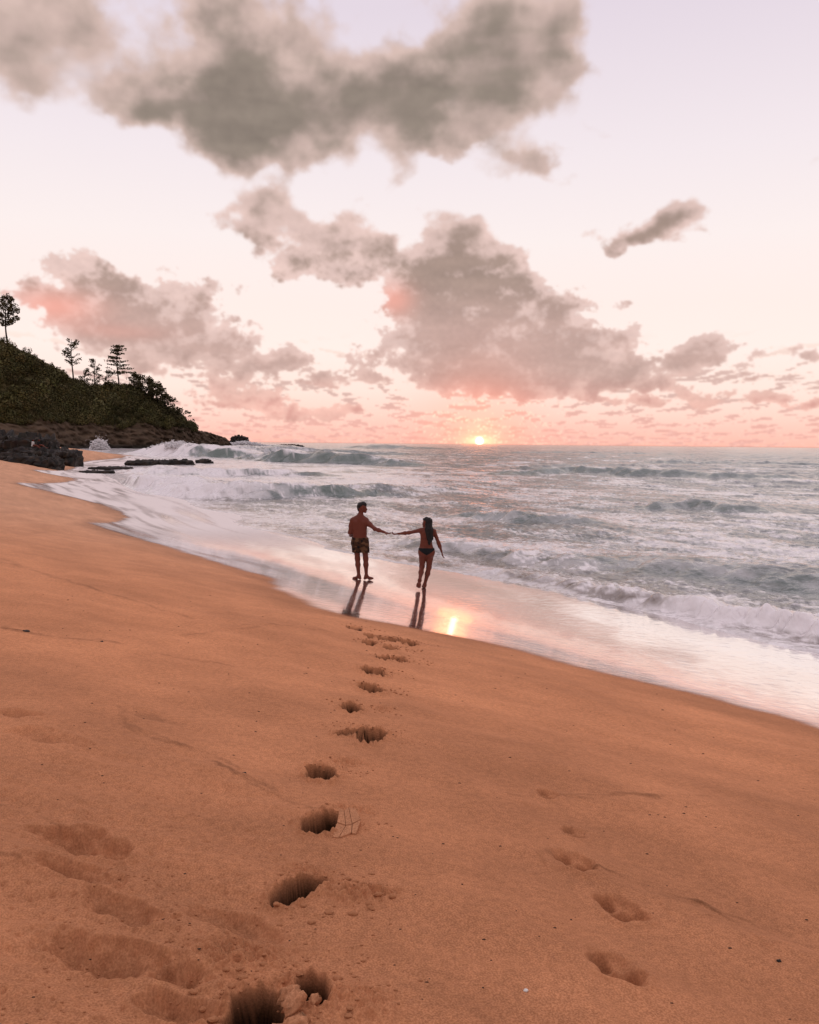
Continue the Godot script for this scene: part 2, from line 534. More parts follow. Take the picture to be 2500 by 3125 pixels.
func sky_block(w: int, h: int, az0: float, az1: float, el1: float, el0: float) -> Image:
	var rows := []
	rows.resize(h)
	run_rows(h, func(j: int):
		var el := el1 - (j + 0.5) * (el1 - el0) / h
		var near := PackedInt32Array()
		for k in range(0, cover.size(), 5):
			if absf(cover[k + 1] - el) < cover[k + 3] * 2.3 + 1.5:
				near.append(k)
		var row := PackedFloat32Array()
		row.resize(w * 4)
		for i in w:
			var az := az0 + (i + 0.5) * (az1 - az0) / w
			var c := sky_at(az, maxf(el, -1.0), near)
			row[i * 4] = c.x
			row[i * 4 + 1] = c.y
			row[i * 4 + 2] = c.z
			row[i * 4 + 3] = 1.0
		rows[j] = row)
	var all := PackedFloat32Array()
	for r in rows:
		all.append_array(r)
	return Image.create_from_data(w, h, false, Image.FORMAT_RGBAF, all.to_byte_array())


func sky_image() -> Image:
	for i in range(0, SKY_KEYS.size(), 4):
		key_el.append(SKY_KEYS[i])
		keys.append(lin(SKY_KEYS[i + 1], SKY_KEYS[i + 2], SKY_KEYS[i + 3]))
	for v in LOBES:
		cover.append(v)
	# more of the same cloud all round the rest of the sky
	var rng := RandomNumberGenerator.new()
	rng.seed = 404
	for k in 46:
		var high := k % 3 == 0
		var az := rng.randf_range(36.0, 324.0)
		var el := rng.randf_range(20.0, 60.0) if high else rng.randf_range(3.0, 16.0)
		var big := rng.randf_range(1.4, 3.0) * (2.2 if high else 1.0)
		for q in 4:
			cover.append_array(PackedFloat32Array([az + rng.randf_range(-2.0, 2.0) * big, el + rng.randf_range(-0.5, 0.5) * big, big * rng.randf_range(0.7, 1.5), big * rng.randf_range(0.3, 0.7), rng.randf_range(0.6, 1.1)]))
	var W := 4096
	var H := 2048
	var im := sky_block(1024, 512, 0.0, 360.0, 90.0, -90.0)
	im.resize(W, H, Image.INTERPOLATE_BILINEAR)
	var per := 360.0 / W
	var n := 400
	var top := 580
	var fine := sky_block(n * 2, 480, -n * per, n * per, 90.0 - top * per, 90.0 - (top + 480) * per)
	im.blit_rect(fine, Rect2i(n, 0, n, 480), Vector2i(0, top))
	im.blit_rect(fine, Rect2i(0, 0, n, 480), Vector2i(W - n, top))
	return im


# ---------------------------------------------------------------- beach

# prints in the sand: x, z, half width, half length, turn, depth, kind (0 fresh and deep, 1 shallow, 2 old and half filled)
const PRINTS := [
	-0.45, -3.47, 0.075, 0.150, -0.62, 0.20, 0,
	-0.44, -4.19, 0.095, 0.140, -0.35, 0.20, 0,
	-0.52, -5.01, 0.098, 0.145, 0.20, 0.20, 0,
	-0.25, -5.84, 0.085, 0.155, -0.30, 0.18, 0,
	-0.41, -5.88, 0.060, 0.130, -0.95, 0.12, 0,
	-0.45, -6.67, 0.085, 0.170, 0.10, 0.18, 0,
	-0.33, -7.53, 0.120, 0.190, 0.30, 0.18, 0,
	-0.34, -8.33, 0.125, 0.170, 0.20, 0.17, 0,
	-0.27, -9.14, 0.095, 0.170, 0.00, 0.16, 0,
	-0.11, -9.27, 0.085, 0.160, 0.30, 0.13, 0,
	-0.20, -9.96, 0.100, 0.150, 0.00, 0.14, 0,
	-0.46, -10.18, 0.095, 0.150, 0.00, 0.15, 0,
	-0.47, -10.68, 0.095, 0.130, 0.00, 0.14, 0,
	0.00, -10.55, 0.105, 0.150, 0.60, 0.12, 0,
	-0.26, -10.62, 0.140, 0.110, 0.40, 0.12, 0,
	-0.72, -11.25, 0.110, 0.120, 0.00, 0.07, 0,
	-0.485, -2.64, 0.105, 0.120, -0.50, 0.20, 0,
	-0.315, -2.77, 0.062, 0.080, 0.30, 0.18, 0,
	0.84, -4.09, 0.085, 0.130, 0.45, 0.050, 1,
	0.95, -3.64, 0.090, 0.150, 0.35, 0.055, 1,
	0.80, -3.08, 0.090, 0.130, 0.40, 0.055, 1,
	0.87, -5.12, 0.070, 0.085, 0.00, 0.030, 1,
	0.92, -4.53, 0.070, 0.090, 0.00, 0.022, 1,
	-1.49, -3.78, 0.105, 0.230, 1.27, 0.080, 2,
	-1.40, -3.47, 0.080, 0.180, 1.31, 0.055, 2,
	-1.11, -3.22, 0.075, 0.180, 1.18, 0.055, 2,
	-1.06, -2.90, 0.085, 0.260, 1.28, 0.065, 2,
	-0.68, -3.19, 0.080, 0.220, 1.18, 0.040, 2,
	-2.57, -5.49, 0.080, 0.160, 1.26, 0.040, 2,
	-2.20, -5.06, 0.095, 0.240, 1.28, 0.035, 2,
	-0.80, -2.84, 0.065, 0.140, 1.18, 0.040, 2,
	-1.75, -5.84, 0.110, 0.300, 1.04, 0.014, 2,
	-0.78, -2.66, 0.055, 0.140, 1.35, 0.045, 2]
# sand pushed up beside the prints: x, z, radii, height, roughness
const MOUNDS := [
	-0.22, -3.46, 0.14, 0.11, 0.050, 0.9, -0.10, -3.51, 0.08, 0.04, 0.012, 1.0, -0.16, -2.70, 0.15, 0.13, 0.075, 0.6, -0.47, -3.66, 0.10, 0.07, 0.006, 1.0,
	-0.12, -5.95, 0.14, 0.10, 0.022, 0.3, 0.05, -9.28, 0.20, 0.20, 0.020, 0.2, -0.12, -7.50, 0.12, 0.18, 0.010, 0.2, -0.20, -6.80, 0.12, 0.14, 0.008, 0.9,
	-0.30, -7.75, 0.20, 0.12, 0.010, 0.9, -0.30, -8.55, 0.20, 0.10, 0.010, 0.9, -0.22, -9.40, 0.14, 0.12, 0.010, 1.0, -0.38, -5.25, 0.16, 0.10, 0.006, 1.0,
	-0.29, -4.45, 0.14, 0.10, 0.005, 1.0, -0.60, -2.95, 0.20, 0.12, 0.010, 1.0, -0.33, -6.05, 0.12, 0.06, 0.008, 1.0]
# thin ridges that old waves left: runs of x, z, ended by 99
const SEAMS := [-1.93, -5.75, -1.63, -5.40, -1.21, -5.04, -0.93, -4.78, -0.55, -4.40, 99.0, 0.98, -4.06, 1.21, -3.90, 1.46, -3.70, 1.79, -3.51, 2.3, -3.2, 99.0, -6.0, -9.3, -4.12, -8.46, -3.79, -8.31, -3.30, -8.19, -2.82, -8.30, -1.9, -7.9, 99.0, 0.89, -5.11, 1.33, -5.20, 1.73, -5.33, 99.0, -6.90, -14.23, -4.40, -11.80, -2.87, -10.57, 99.0, -0.96, -10.61, -1.75, -10.28, -2.29, -9.40, 99.0, -3.4, -5.2, -2.6, -4.5, -1.9, -4.05, 99.0, -2.6, -3.9, -1.9, -3.55, 99.0]


func sand_at(x: float, z: float, prints: PackedInt32Array, seams: PackedInt32Array, step: float, out: PackedFloat32Array) -> void:
	# out: height, stain, owner; the middle one also holds painted shade
	var u := x * UX + z * UZ
	var s := x * SX + z * SZ
	var d := shore(u) - s
	var wet := at(wet_t, u, -40.0, 0.1)
	var dry := sstep(wet - 0.3, wet + 1.6, d)
	var h := profile(d)
	var stain_and_shade := 1.0
	var owner := -1
	h += dry * (0.034 * nz.get_noise_2d(s * 0.45, u * 0.20) + 0.015 * nz.get_noise_2d(s * 1.6 + 9.0, u * 0.5) + 0.006 * nz.get_noise_2d(s * 3.1, u * 1.3 + 40.0))
	if step < 0.06:
		h += dry * 0.0018 * nsoft.get_noise_2d(x * 9.0, z * 9.0)
		# the trampled, weathered corner
		var worn := sstep(0.2, -0.9, x - 0.25 * (z + 3.0)) * sstep(-6.5, -3.6, z)
		if worn > 0.0:
			h += worn * (0.022 * nz.get_noise_2d((z * 0.95 - x * 0.31) * 3.4, (x * 0.95 + z * 0.31) * 0.8 + 7.0) + 0.009 * nz.get_noise_2d((z * 0.95 - x * 0.31) * 8.0, (x * 0.95 + z * 0.31) * 2.0) + 0.004 * nsoft.get_noise_2d(x * 14.0, z * 14.0))
			var pit := nz.get_noise_2d(x * 26.0, z * 26.0)
			h -= worn * 0.010 * sstep(0.62, 0.85, pit)
	stain_and_shade *= 1.0 + 0.14 * nf.get_noise_2d(s * 0.5, u * 0.22) + 0.07 * nf.get_noise_2d(x * 3.1, z * 3.1)
	stain_and_shade *= lerpf(0.78, 1.0, sstep(wet, wet + 0.9, d + 0.5 * nz.get_noise_2d(s * 0.8, u * 0.3)))
	stain_and_shade *= 1.0 + 0.09 * nsoft.get_noise_2d((z * 0.95 - x * 0.31) * 1.5 + 30.0, (x * 0.95 + z * 0.31) * 0.35)
	h += dry * 0.007 * nsoft.get_noise_2d((z * 0.95 - x * 0.31) * 2.2, (x * 0.95 + z * 0.31) * 0.4)
	stain_and_shade *= lerpf(1.12, 0.85, sstep(-9.0, -3.0, z + 1.2 * nz.get_noise_2d(x * 0.5, z * 0.5)))   # paler far, darker near: grazing light and vignette painted into the colour
	var nearest := 9.0
	for k in prints:
		var px: float = PRINTS[k * 7]
		var pz: float = PRINTS[k * 7 + 1]
		var dx := x - px
		var dz := z - pz
		if dx * dx + dz * dz > 0.36:
			continue
		var ta: float = -PRINTS[k * 7 + 4]
		var ca := cos(ta)
		var sa := sin(ta)
		var lx: float = (dx * ca + dz * sa) / PRINTS[k * 7 + 2]
		var lz: float = (-dx * sa + dz * ca) / PRINTS[k * 7 + 3]
		var depth: float = PRINTS[k * 7 + 5]
		var kind := int(PRINTS[k * 7 + 6])
		var r := sqrt(lx * lx + lz * lz)
		if kind == 0:
			var lump := nz.get_noise_2d(x * 8.0 + k * 7.0, z * 8.0) * 0.20 + nsoft.get_noise_2d(x * 15.0, z * 15.0 + k) * 0.08
			# the waist of a foot between heel and ball
			r += lump + 0.10 * exp(-pow((lz + 0.15) / 0.35, 2.0)) * (1.0 if lx > 0.0 else 0.3)
			if r < 1.35:
				h -= 1.6 * depth * sstep(1.06, 0.66, r) * (0.95 + 0.22 * nz.get_noise_2d(x * 9.0, z * 16.0 + k * 3.0))
				stain_and_shade *= lerpf(1.0, 0.07, sstep(1.06, 0.90, r))   # damp sand, painted far darker to stand for shade in the hole
				if r < 1.1:
					owner = k
			var rim := exp(-pow((r - 1.22) / 0.20, 2.0))
			h += rim * 0.013 * (1.0 + 1.6 * nsoft.get_noise_2d(x * 16.0, z * 16.0))
			var broken := sstep(2.3, 1.2, r)
			h += broken * 0.009 * maxf(0.0, nsoft.get_noise_2d(x * 24.0, z * 24.0) + 0.15) * sstep(0.9, 1.15, r)
		elif kind == 1:
			r += nz.get_noise_2d(x * 9.0 + k * 5.0, z * 9.0) * 0.22
			var heel := sstep(1.0, 0.35, sqrt(pow((lz - 0.36) / 0.62, 2.0) + pow(lx / 1.0, 2.0)) + 0.12 * nz.get_noise_2d(x * 18.0, z * 18.0))
			var ball := sstep(1.0, 0.30, sqrt(pow((lz + 0.52) / 0.42, 2.0) + pow((lx + 0.25) / 0.66, 2.0)))
			h -= 1.0 * depth * maxf(heel, 0.85 * ball) + depth * 0.70 * sstep(1.15, 0.6, r)
			stain_and_shade *= lerpf(1.0, 0.72, maxf(heel, ball))  # heel and ball hollows darkened in colour, as painted shade
			h += depth * 0.22 * exp(-pow((r - 1.2) / 0.22, 2.0)) * sstep(-0.6, 0.8, lz)
			h += depth * 0.10 * sstep(1.3, 0.6, r) * nf.get_noise_2d(x * 20.0, z * 20.0)
			if r < 1.05:
				owner = k
		else:
			r += nz.get_noise_2d(x * 5.0 + k * 5.0, z * 5.0) * 0.35 + nsoft.get_noise_2d(x * 14.0, z * 14.0) * 0.12
			var bowl := sstep(1.4, 0.1, r)
			h -= 1.1 * depth * bowl
			stain_and_shade *= lerpf(1.0, 0.80, sstep(0.95, 0.3, r))  # shade of the worn hollow put into the sand colour
			h += depth * 0.22 * exp(-pow((r - 1.25) / 0.26, 2.0))
			if r < 1.0:
				owner = k
		nearest = minf(nearest, r)
	if step < 0.12:
		for k in range(0, MOUNDS.size(), 6):
			var mx: float = (x - MOUNDS[k]) / MOUNDS[k + 2]
			var mz: float = (z - MOUNDS[k + 1]) / MOUNDS[k + 3]
			var m := mx * mx + mz * mz
			if m < 4.0:
				var f := exp(-m * 1.2) * sstep(0.75, 1.25, nearest)
				var rough: float = MOUNDS[k + 5]
				h += f * MOUNDS[k + 4] * (1.0 - 0.35 * rough)
				h += f * rough * 0.030 * (nf.get_noise_2d(x * 18.0, z * 18.0) + 0.6 * nb.get_noise_2d(x * 11.0, z * 11.0) - 0.25)
				var crack := nb.get_noise_2d(x * 5.0 + 3.0, z * 5.0)
				h -= f * 0.012 * sstep(0.72, 0.9, crack)
	for k in seams:
		var ax: float = SEAMS[k]
		var az: float = SEAMS[k + 1]
		var bx: float = SEAMS[k + 2] - ax
		var bz: float = SEAMS[k + 3] - az
		var wob := 0.07 * nz.get_noise_2d(x * 1.4, z * 1.4 + k) + 0.02 * nz.get_noise_2d(x * 7.0, z * 7.0)
		var t := clampf(((x - ax) * bx + (z - az) * bz) / (bx * bx + bz * bz), 0.0, 1.0)
		var ex := x - ax - bx * t
		var ez := z - az - bz * t
		var e := sqrt(ex * ex + ez * ez)
		if e < 0.3:
			var side := (bx * ez - bz * ex) / sqrt(bx * bx + bz * bz) + wob
			var w := 0.018 + step * 0.5
			var on := sstep(-0.8, 0.1, nz.get_noise_2d(x * 2.2 + 31.0, z * 2.2))
			h += on * 0.006 * exp(-pow(side / w, 2.0)) + on * 0.006 * sstep(0.0, 0.14, side) * sstep(0.3, 0.14, side)
			stain_and_shade *= 1.0 - 0.22 * on * exp(-pow((side - 0.5 * w) / (0.6 * w), 2.0))
	out[0] = h
	out[1] = stain_and_shade
	out[2] = owner


func make_beach() -> void:
	var azs := PackedFloat32Array()
	var a := -0.66
	while a < 0.66:
		azs.append(a)
		a += 0.0017
	for k in 101:
		azs.append(0.66 + k * (TAU - 1.32) / 100.0)
	var rs := PackedFloat32Array([0.02, 0.5, 1.1])
	var steps := PackedFloat32Array([0.5, 0.5, 0.4])
	var r := 1.6
	while r < 420.0:
		rs.append(r)
		var dr := minf(maxf(0.0062, 0.00068 * r * r), 0.03 * r)
		if r < 2.15:
			dr = 0.03
		steps.append(dr)
		r += dr
	var w := azs.size()
	var hgt := rs.size()
	var vrows := []
	var crows := []
	var orows := []
	vrows.resize(hgt)
	crows.resize(hgt)
	orows.resize(hgt)
	run_rows(hgt, func(j: int):
		var rr := rs[j]
		var prints := PackedInt32Array()
		for k in PRINTS.size() / 7:
			if absf(Vector2(PRINTS[k * 7], PRINTS[k * 7 + 1]).length() - rr) < 0.62:
				prints.append(k)
		var seams := PackedInt32Array()
		for k in range(0, SEAMS.size() - 3):
			pass
		var k2 := 0
		while k2 < SEAMS.size() - 2:
			if SEAMS[k2] > 90.0:
				k2 += 1
				continue
			if SEAMS[k2 + 2] < 90.0:
				var d0 := Vector2(SEAMS[k2], SEAMS[k2 + 1]).length()
				var d1 := Vector2(SEAMS[k2 + 2], SEAMS[k2 + 3]).length()
				if rr > minf(d0, d1) - 0.4 and rr < maxf(d0, d1) + 0.4:
					seams.append(k2)
			k2 += 2
		var v := PackedVector3Array()
		var c := PackedColorArray()
		var o := PackedInt32Array()
		v.resize(w)
		c.resize(w)
		o.resize(w)
		var out := PackedFloat32Array([0.0, 0.0, 0.0])
		for i in w:
			var x := rr * sin(azs[i])
			var z := -rr * cos(azs[i])
			sand_at(x, z, prints, seams, steps[j] if absf(azs[i]) < 0.67 else 0.4, out)
			v[i] = Vector3(x, out[0], z)
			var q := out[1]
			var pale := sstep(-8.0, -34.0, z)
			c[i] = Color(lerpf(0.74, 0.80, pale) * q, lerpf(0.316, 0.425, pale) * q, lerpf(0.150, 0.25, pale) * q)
			o[i] = int(out[2])
		vrows[j] = v
		crows[j] = c
		orows[j] = o)
	var v := PackedVector3Array()
	var c := PackedColorArray()
	var own := PackedInt32Array()
	for j in hgt:
		v.append_array(vrows[j])
		c.append_array(crows[j])
		own.append_array(orows[j])
	var n := grid_normals(v, w, hgt)
	var uv := PackedVector2Array()
	uv.resize(v.size())
	for k in v.size():
		uv[k] = Vector2(v[k].x, v[k].z) * 0.8
	var idx := PackedInt32Array()
	var lists := {}
	for j in hgt - 1:
		for i in w:
			var i1 := (i + 1) % w
			var p00 := j * w + i
			var p01 := j * w + i1
			var p10 := p00 + w
			var p11 := p01 + w
			if v[p00].y < -0.8:
				continue
			var k := own[p00]
			if k < 0:
				idx.append(p00); idx.append(p10); idx.append(p01)
				idx.append(p01); idx.append(p10); idx.append(p11)
			else:
				if not lists.has(k):
					lists[k] = []
				lists[k].append_array([p00, p10, p01, p01, p10, p11])
	var beach := put("beach", array_mesh(v, n, idx, c, uv), M.sand)
	tag(beach, "orange sand beach sloping down to the wet edge of the wash", "", "", "structure")
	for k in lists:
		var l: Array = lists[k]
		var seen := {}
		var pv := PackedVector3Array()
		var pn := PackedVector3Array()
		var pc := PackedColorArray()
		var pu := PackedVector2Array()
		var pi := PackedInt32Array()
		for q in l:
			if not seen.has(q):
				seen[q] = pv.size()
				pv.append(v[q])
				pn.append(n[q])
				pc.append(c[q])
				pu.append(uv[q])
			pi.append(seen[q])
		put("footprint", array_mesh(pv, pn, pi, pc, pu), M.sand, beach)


func make_wet_sand() -> void:
	var us := PackedFloat32Array()
	var u := -9.0
	while u < 190.0:
		us.append(u)
		u += 0.05 + 0.0045 * absf(u)
	var w := 90
	var hgt := us.size()
	var v := PackedVector3Array()
	var c := PackedColorArray()
	var uv := PackedVector2Array()
	var fv := PackedVector3Array()
	var fc := PackedColorArray()
	for j in hgt:
		var uu := us[j]
		var wet := at(wet_t, uu, -40.0, 0.1)
		for i in w:
			var f := float(i) / (w - 1)
			var d := lerpf(wet + 0.5, -2.2, f)
			var s := shore(uu) - d
			var x := s * SX + uu * UX
			var z := s * SZ + uu * UZ
			v.append(Vector3(x, base_ground(x, z) + 0.006, z))
			var edge := wet + 0.10 * nz.get_noise_2d(uu * 0.9, 3.0) + 0.035 * nz.get_noise_2d(uu * 4.0, d * 2.0)
			var al := sstep(edge + 0.05, edge - 0.22 - 0.004 * uu, d)
			var band := sstep(wet - 3.6, wet - 0.2, d)
			var streak := sstep(0.05, 0.5, nf.get_noise_2d(d * 0.55 + 7.0, uu * 0.10)) * band * sstep(12.0, 24.0, uu)
			al *= 1.0 - 0.55 * streak
			# the rim dries from the top
			al *= lerpf(1.0, 0.8, sstep(edge - 0.7, edge - 0.1, d))
			# thin foam left on the film: a veil everywhere, white along the far tongues
			var veil := 0.62 + 0.5 * nf.get_noise_2d(d * 0.8, uu * 0.16)
			var tongue := sstep(21.0, 32.0, uu) * lerpf(0.35, 0.95, sstep(-0.5, 0.3, nf.get_noise_2d(d * 0.7 + 20.0, uu * 0.05) + 0.22))
			var k := Vector3(0.78, 0.66, 0.60).lerp(Vector3(0.95, 0.89, 0.87), clampf(veil, 0.0, 1.0))
			fv.append(v[v.size() - 1] + Vector3(0, 0.008, 0))
			fc.append(Color(0.90, 0.81, 0.76, al * tongue))
			c.append(Color(k.x, k.y, k.z, al))
			uv.append(Vector2(x, z) * 0.45)
	var idx := PackedInt32Array()
	for j in hgt - 1:
		for i in w - 1:
			var p := j * w + i
			idx.append_array(PackedInt32Array([p, p + w, p + 1, p + 1, p + w, p + w + 1]))
	var o := put("wet_sand", array_mesh(v, grid_normals(v, w, hgt), idx, c, uv), M.wet)
	var fi := PackedInt32Array()
	for e in range(0, idx.size(), 3):
		if maxf(maxf(fc[idx[e]].a, fc[idx[e + 1]].a), fc[idx[e + 2]].a) > 0.004:
			fi.append_array(idx.slice(e, e + 3))
	var fo := put("swash_foam", array_mesh(fv, grid_normals(fv, w, hgt), fi, fc), M.froth)
	tag(fo, "thin white foam left along the far tongues of the wash", "", "", "stuff")
	tag(o, "mirror-like strip of wet sand between the dry beach and the foam", "", "", "structure")


# ---------------------------------------------------------------- sea

# waves, left to right as seen from the beach: width of the face, width of the back, then x, z, height, foam for each point
const WAVES := [
	[0.20, 1.1, 0.2, -23.6, 0.0, 0.6, 1.6, -22.1, 0.07, 0.8, 2.7, -20.9, 0.11, 0.8, 3.4, -19.9, 0.14, 0.5, 3.8, -19.2, 0.18, 0.25, 4.5, -18.4, 0.24, 0.15, 5.2, -17.1, 0.27, 0.8, 5.9, -16.4, 0.26, 1.0, 6.7, -15.6, 0.28, 1.0, 7.2, -14.7, 0.28, 1.0, 8.2, -13.2, 0.28, 1.0, 9.4, -11.0, 0.26, 1.0],
	[0.9, 2.2, 5.0, -24.6, 0.0, 0.3, 5.7, -23.7, 0.14, 0.3, 7.1, -22.5, 0.18, 0.3, 8.5, -21.5, 0.20, 0.35, 9.9, -20.4, 0.22, 0.3, 14.0, -17.0, 0.3, 0.3],
	[0.9, 3.0, 11.5, -44.5, 0.0, 0.1, 12.8, -44.1, 0.35, 0.2, 14.9, -45.4, 0.36, 0.3, 16.1, -43.6, 0.30, 0.1, 18.5, -41.0, 0.0, 0.0],
	[1.3, 6.0, -24.0, -68.0, 0.2, 1.0, -22.2, -65.3, 0.55, 1.0, -18.0, -59.2, 0.75, 1.0, -13.2, -53.4, 0.80, 1.0, -9.5, -52.6, 0.75, 0.85, -7.7, -52.4, 0.75, 0.4, -5.4, -52.7, 0.66, 0.05, -4.0, -54.9, 0.15, 0.1, -2.9, -55.1, 0.45, 0.2, -2.0, -56.3, 0.60, 0.35, -0.2, -53.5, 0.0, 0.0],
	[2.6, 9.0, -70.0, -214.0, 0.4, 1.0, -61.6, -205.1, 1.6, 1.0, -53.6, -194.8, 2.4, 1.0, -47.0, -186.0, 2.4, 0.9, -42.8, -181.3, 2.0, 0.05, -36.3, -179.1, 1.8, 0.0, -30.0, -177.0, 0.7, 0.1, -24.0, -174.0, 0.0, 0.0],
	[2.2, 8.0, -33.0, -172.0, 0.0, 0.2, -27.5, -162.6, 1.3, 0.25, -19.3, -141.9, 1.9, 0.05, -12.6, -138.0, 1.6, 0.05, -4.8, -134.9, 1.3, 0.1, 0.5, -131.0, 0.7, 0.0, 5.0, -128.0, 0.0, 0.0],
	[1.6, 6.0, 8.0, -96.0, 0.0, 0.0, 13.6, -94.8, 0.5, 0.0, 18.6, -99.2, 0.85, 0.05, 22.5, -94.4, 0.8, 0.0, 25.5, -88.1, 0.7, 0.0, 31.0, -84.1, 0.5, 0.0, 40.0, -80.0, 0.0, 0.0],
	[9.0, 26.0, -50.0, -548.0, 0.0, 0.0, -31.5, -545.0, 1.6, 0.0, -10.0, -530.5, 2.6, 0.05, 10.4, -516.7, 1.5, 0.0, 30.0, -505.0, 0.0, 0.0],
	[7.0, 20.0, -120.0, -510.0, 0.0, 0.6, -110.7, -504.7, 2.4, 0.8, -90.8, -488.2, 2.0, 0.7, -70.0, -476.5, 1.8, 0.3, -55.0, -470.0, 0.0, 0.0],
	[0.7, 2.2, 1.6, -39.5, 0.0, 0.2, 2.6, -38.7, 0.22, 0.3, 4.9, -36.6, 0.30, 0.35, 7.4, -35.8, 0.20, 0.2, 9.0, -35.0, 0.0, 0.0],
	[0.5, 1.6, -1.2, -29.0, 0.0, 0.4, 0.3, -27.7, 0.14, 0.5, 2.0, -26.0, 0.20, 0.55, 3.8, -23.6, 0.16, 0.4, 5.0, -22.0, 0.0, 0.3],
	[1.2, 4.0, -32.0, -96.0, 0.1, 1.0, -27.0, -88.0, 0.55, 1.0, -20.0, -84.0, 0.6, 0.8, -12.0, -84.0, 0.5, 0.3, -6.0, -84.0, 0.0, 0.1],
	[2.0, 7.0, 30.0, -150.0, 0.0, 0.0, 48.0, -146.0, 0.5, 0.05, 62.0, -140.0, 0.45, 0.0, 85.0, -136.0, 0.0, 0.0],
	[3.0, 12.0, -90.0, -300.0, 0.5, 1.0, -70.0, -285.0, 1.8, 1.0, -50.0, -275.0, 1.6, 0.6, -20.0, -268.0, 1.2, 0.1, 20.0, -262.0, 0.0, 0.0],
	[3.5, 14.0, 10.0, -330.0, 0.0, 0.0, 50.0, -322.0, 0.6, 0.05, 95.0, -310.0, 0.5, 0.0, 140.0, -300.0, 0.0, 0.0]]
var wave_box := []


func sea_at(x: float, z: float, step: float, near: PackedInt32Array, out: PackedFloat32Array) -> void:
	# out: height, foam, green, sandiness, inside
	var u := x * UX + z * UZ
	var s := x * SX + z * SZ
	var q := s - shore(u)
	var lap := at(lap_t, u, -40.0, 0.1)
	var qq := q + lap + 0.12 * nz.get_noise_2d(u * 0.9, 50.0) + 0.05 * nz.get_noise_2d(u * 3.5, 8.0)
	out[4] = qq
	if qq < -1.5:
		out[0] = profile(-q) - 0.05
		out[1] = 0.0
		out[2] = 0.0
		out[3] = 1.0
		return
	var calm := sstep(0.0, 9.0, qq)
	# chop, from swell down to ripples, as fine as the surface is drawn here
	var h := 0.0
	h += 0.30 * calm * sstep(10.0, 60.0, qq) * nz.get_noise_2d(s * 0.028, u * 0.011)
	h += 0.13 * calm * (0.55 - 1.5 * absf(nz.get_noise_2d(s * 0.075 + 5.0, u * 0.032)))
	if step < 4.0:
		h += 0.085 * lerpf(0.35, 1.0, calm) * (0.55 - 1.5 * absf(nz.get_noise_2d(s * 0.22 + 1.0, u * 0.10 + 60.0)))
	if step < 1.6:
		h += 0.055 * lerpf(0.45, 1.0, calm) * (0.55 - 1.5 * absf(nz.get_noise_2d(s * 0.62 + 8.0, u * 0.36 + 11.0)))
	if step < 0.6:
		h += 0.026 * (0.55 - 1.5 * absf(nz.get_noise_2d(s * 1.7, u * 1.1 + 77.0)))
	if step < 0.2:
		h += 0.010 * nz.get_noise_2d(s * 4.6, u * 3.4)
	h *= lerpf(1.0, 1.7, sstep(25.0, 90.0, qq))
	# how much foam lies about
	var cov := lerpf(0.66, 0.50, sstep(2.0, 26.0, qq))
	cov = lerpf(cov, 0.34, sstep(26.0, 75.0, qq))
	cov = lerpf(cov, 0.16, sstep(75.0, 190.0, qq))
	# the rocky left end is all white water
	cov += 0.42 * sstep(40.0, 70.0, u) * sstep(46.0, 14.0, qq)
	cov += 0.34 * sstep(170.0, 230.0, u) * sstep(70.0, 30.0, qq)
	var green := 0.0
	var wfoam := 0.0
	var lumps := 0.0
	for k in near:
		var wv: Array = WAVES[k]
		var best := 1e9
		var bh := 0.0
		var bf := 0.0
		var front := true
		var i := 2
		while i + 7 < wv.size():
			var ax: float = wv[i]
			var az: float = wv[i + 1]
			var bx: float = wv[i + 4] - ax
			var bz: float = wv[i + 5] - az
			var l2 := bx * bx + bz * bz
			var t := clampf(((x - ax) * bx + (z - az) * bz) / l2, 0.0, 1.0)
			var ex := x - ax - bx * t
			var ez := z - az - bz * t
			var e := ex * ex + ez * ez
			if e < best:
				best = e
				bh = lerpf(wv[i + 2], wv[i + 6], t)
				bf = lerpf(wv[i + 3], wv[i + 7], t)
				front = bx * ez - bz * ex > 0.0
			i += 4
		best = sqrt(best)
		var wf: float = wv[0]
		var wb: float = wv[1]
		var side := best if front else -best
		side += wf * (0.55 * nz.get_noise_2d(u * 0.9 / wf + k * 9.0, s * 0.25 / wf) + 0.9 * nz.get_noise_2d(u * 0.22 / wf, k * 5.0))
		bh *= 1.0 + 0.30 * nz.get_noise_2d(u * 0.5 / wf + 5.0, k * 3.0)
		var p := exp(-pow(side / wf, 2.0)) if side > 0.0 else exp(-pow(side / wb, 2.0))
		h += bh * p
		if bh > 0.02:
			var face := sstep(-0.35 * wf, 0.5 * wf, side) * sstep(2.6 * wf, 1.2 * wf, side) * sstep(0.02, 0.12, bh)
			green = maxf(green, face * (1.0 - bf))
			var wash := bf * sstep(-1.5 * wb, -0.1 * wb, side) * sstep(2.8 * wf, 1.3 * wf, side)
			wfoam = maxf(wfoam, wash)
			lumps = maxf(lumps, bf * sstep(-0.8 * wb, 0.0, side) * sstep(2.4 * wf, 1.2 * wf, side) * minf(bh, 1.2))
			cov *= 1.0 - 0.85 * face * (1.0 - bf)
	if lumps > 0.01:
		var lf := 1.1 / (0.35 + step * 2.0)
		var p1 := npuff.get_noise_2d(s * lf + 0.3 * nz.get_noise_2d(s * 2.0, u * 2.0), u * lf) + 1.0
		var p2 := npuff.get_noise_2d(s * lf * 2.6, u * lf * 2.6 + 4.0) + 1.0
		h += lumps * (0.34 * (0.55 - p1 * p1) + 0.14 * (0.5 - p2 * p2) + 0.10 * nz.get_noise_2d(s * lf * 0.4, u * lf * 0.4))
	var big := nf.get_noise_2d(s * 0.13, u * 0.055 + 20.0)
	var mid := nf.get_noise_2d(s * 0.62 + 9.0, u * 0.30)
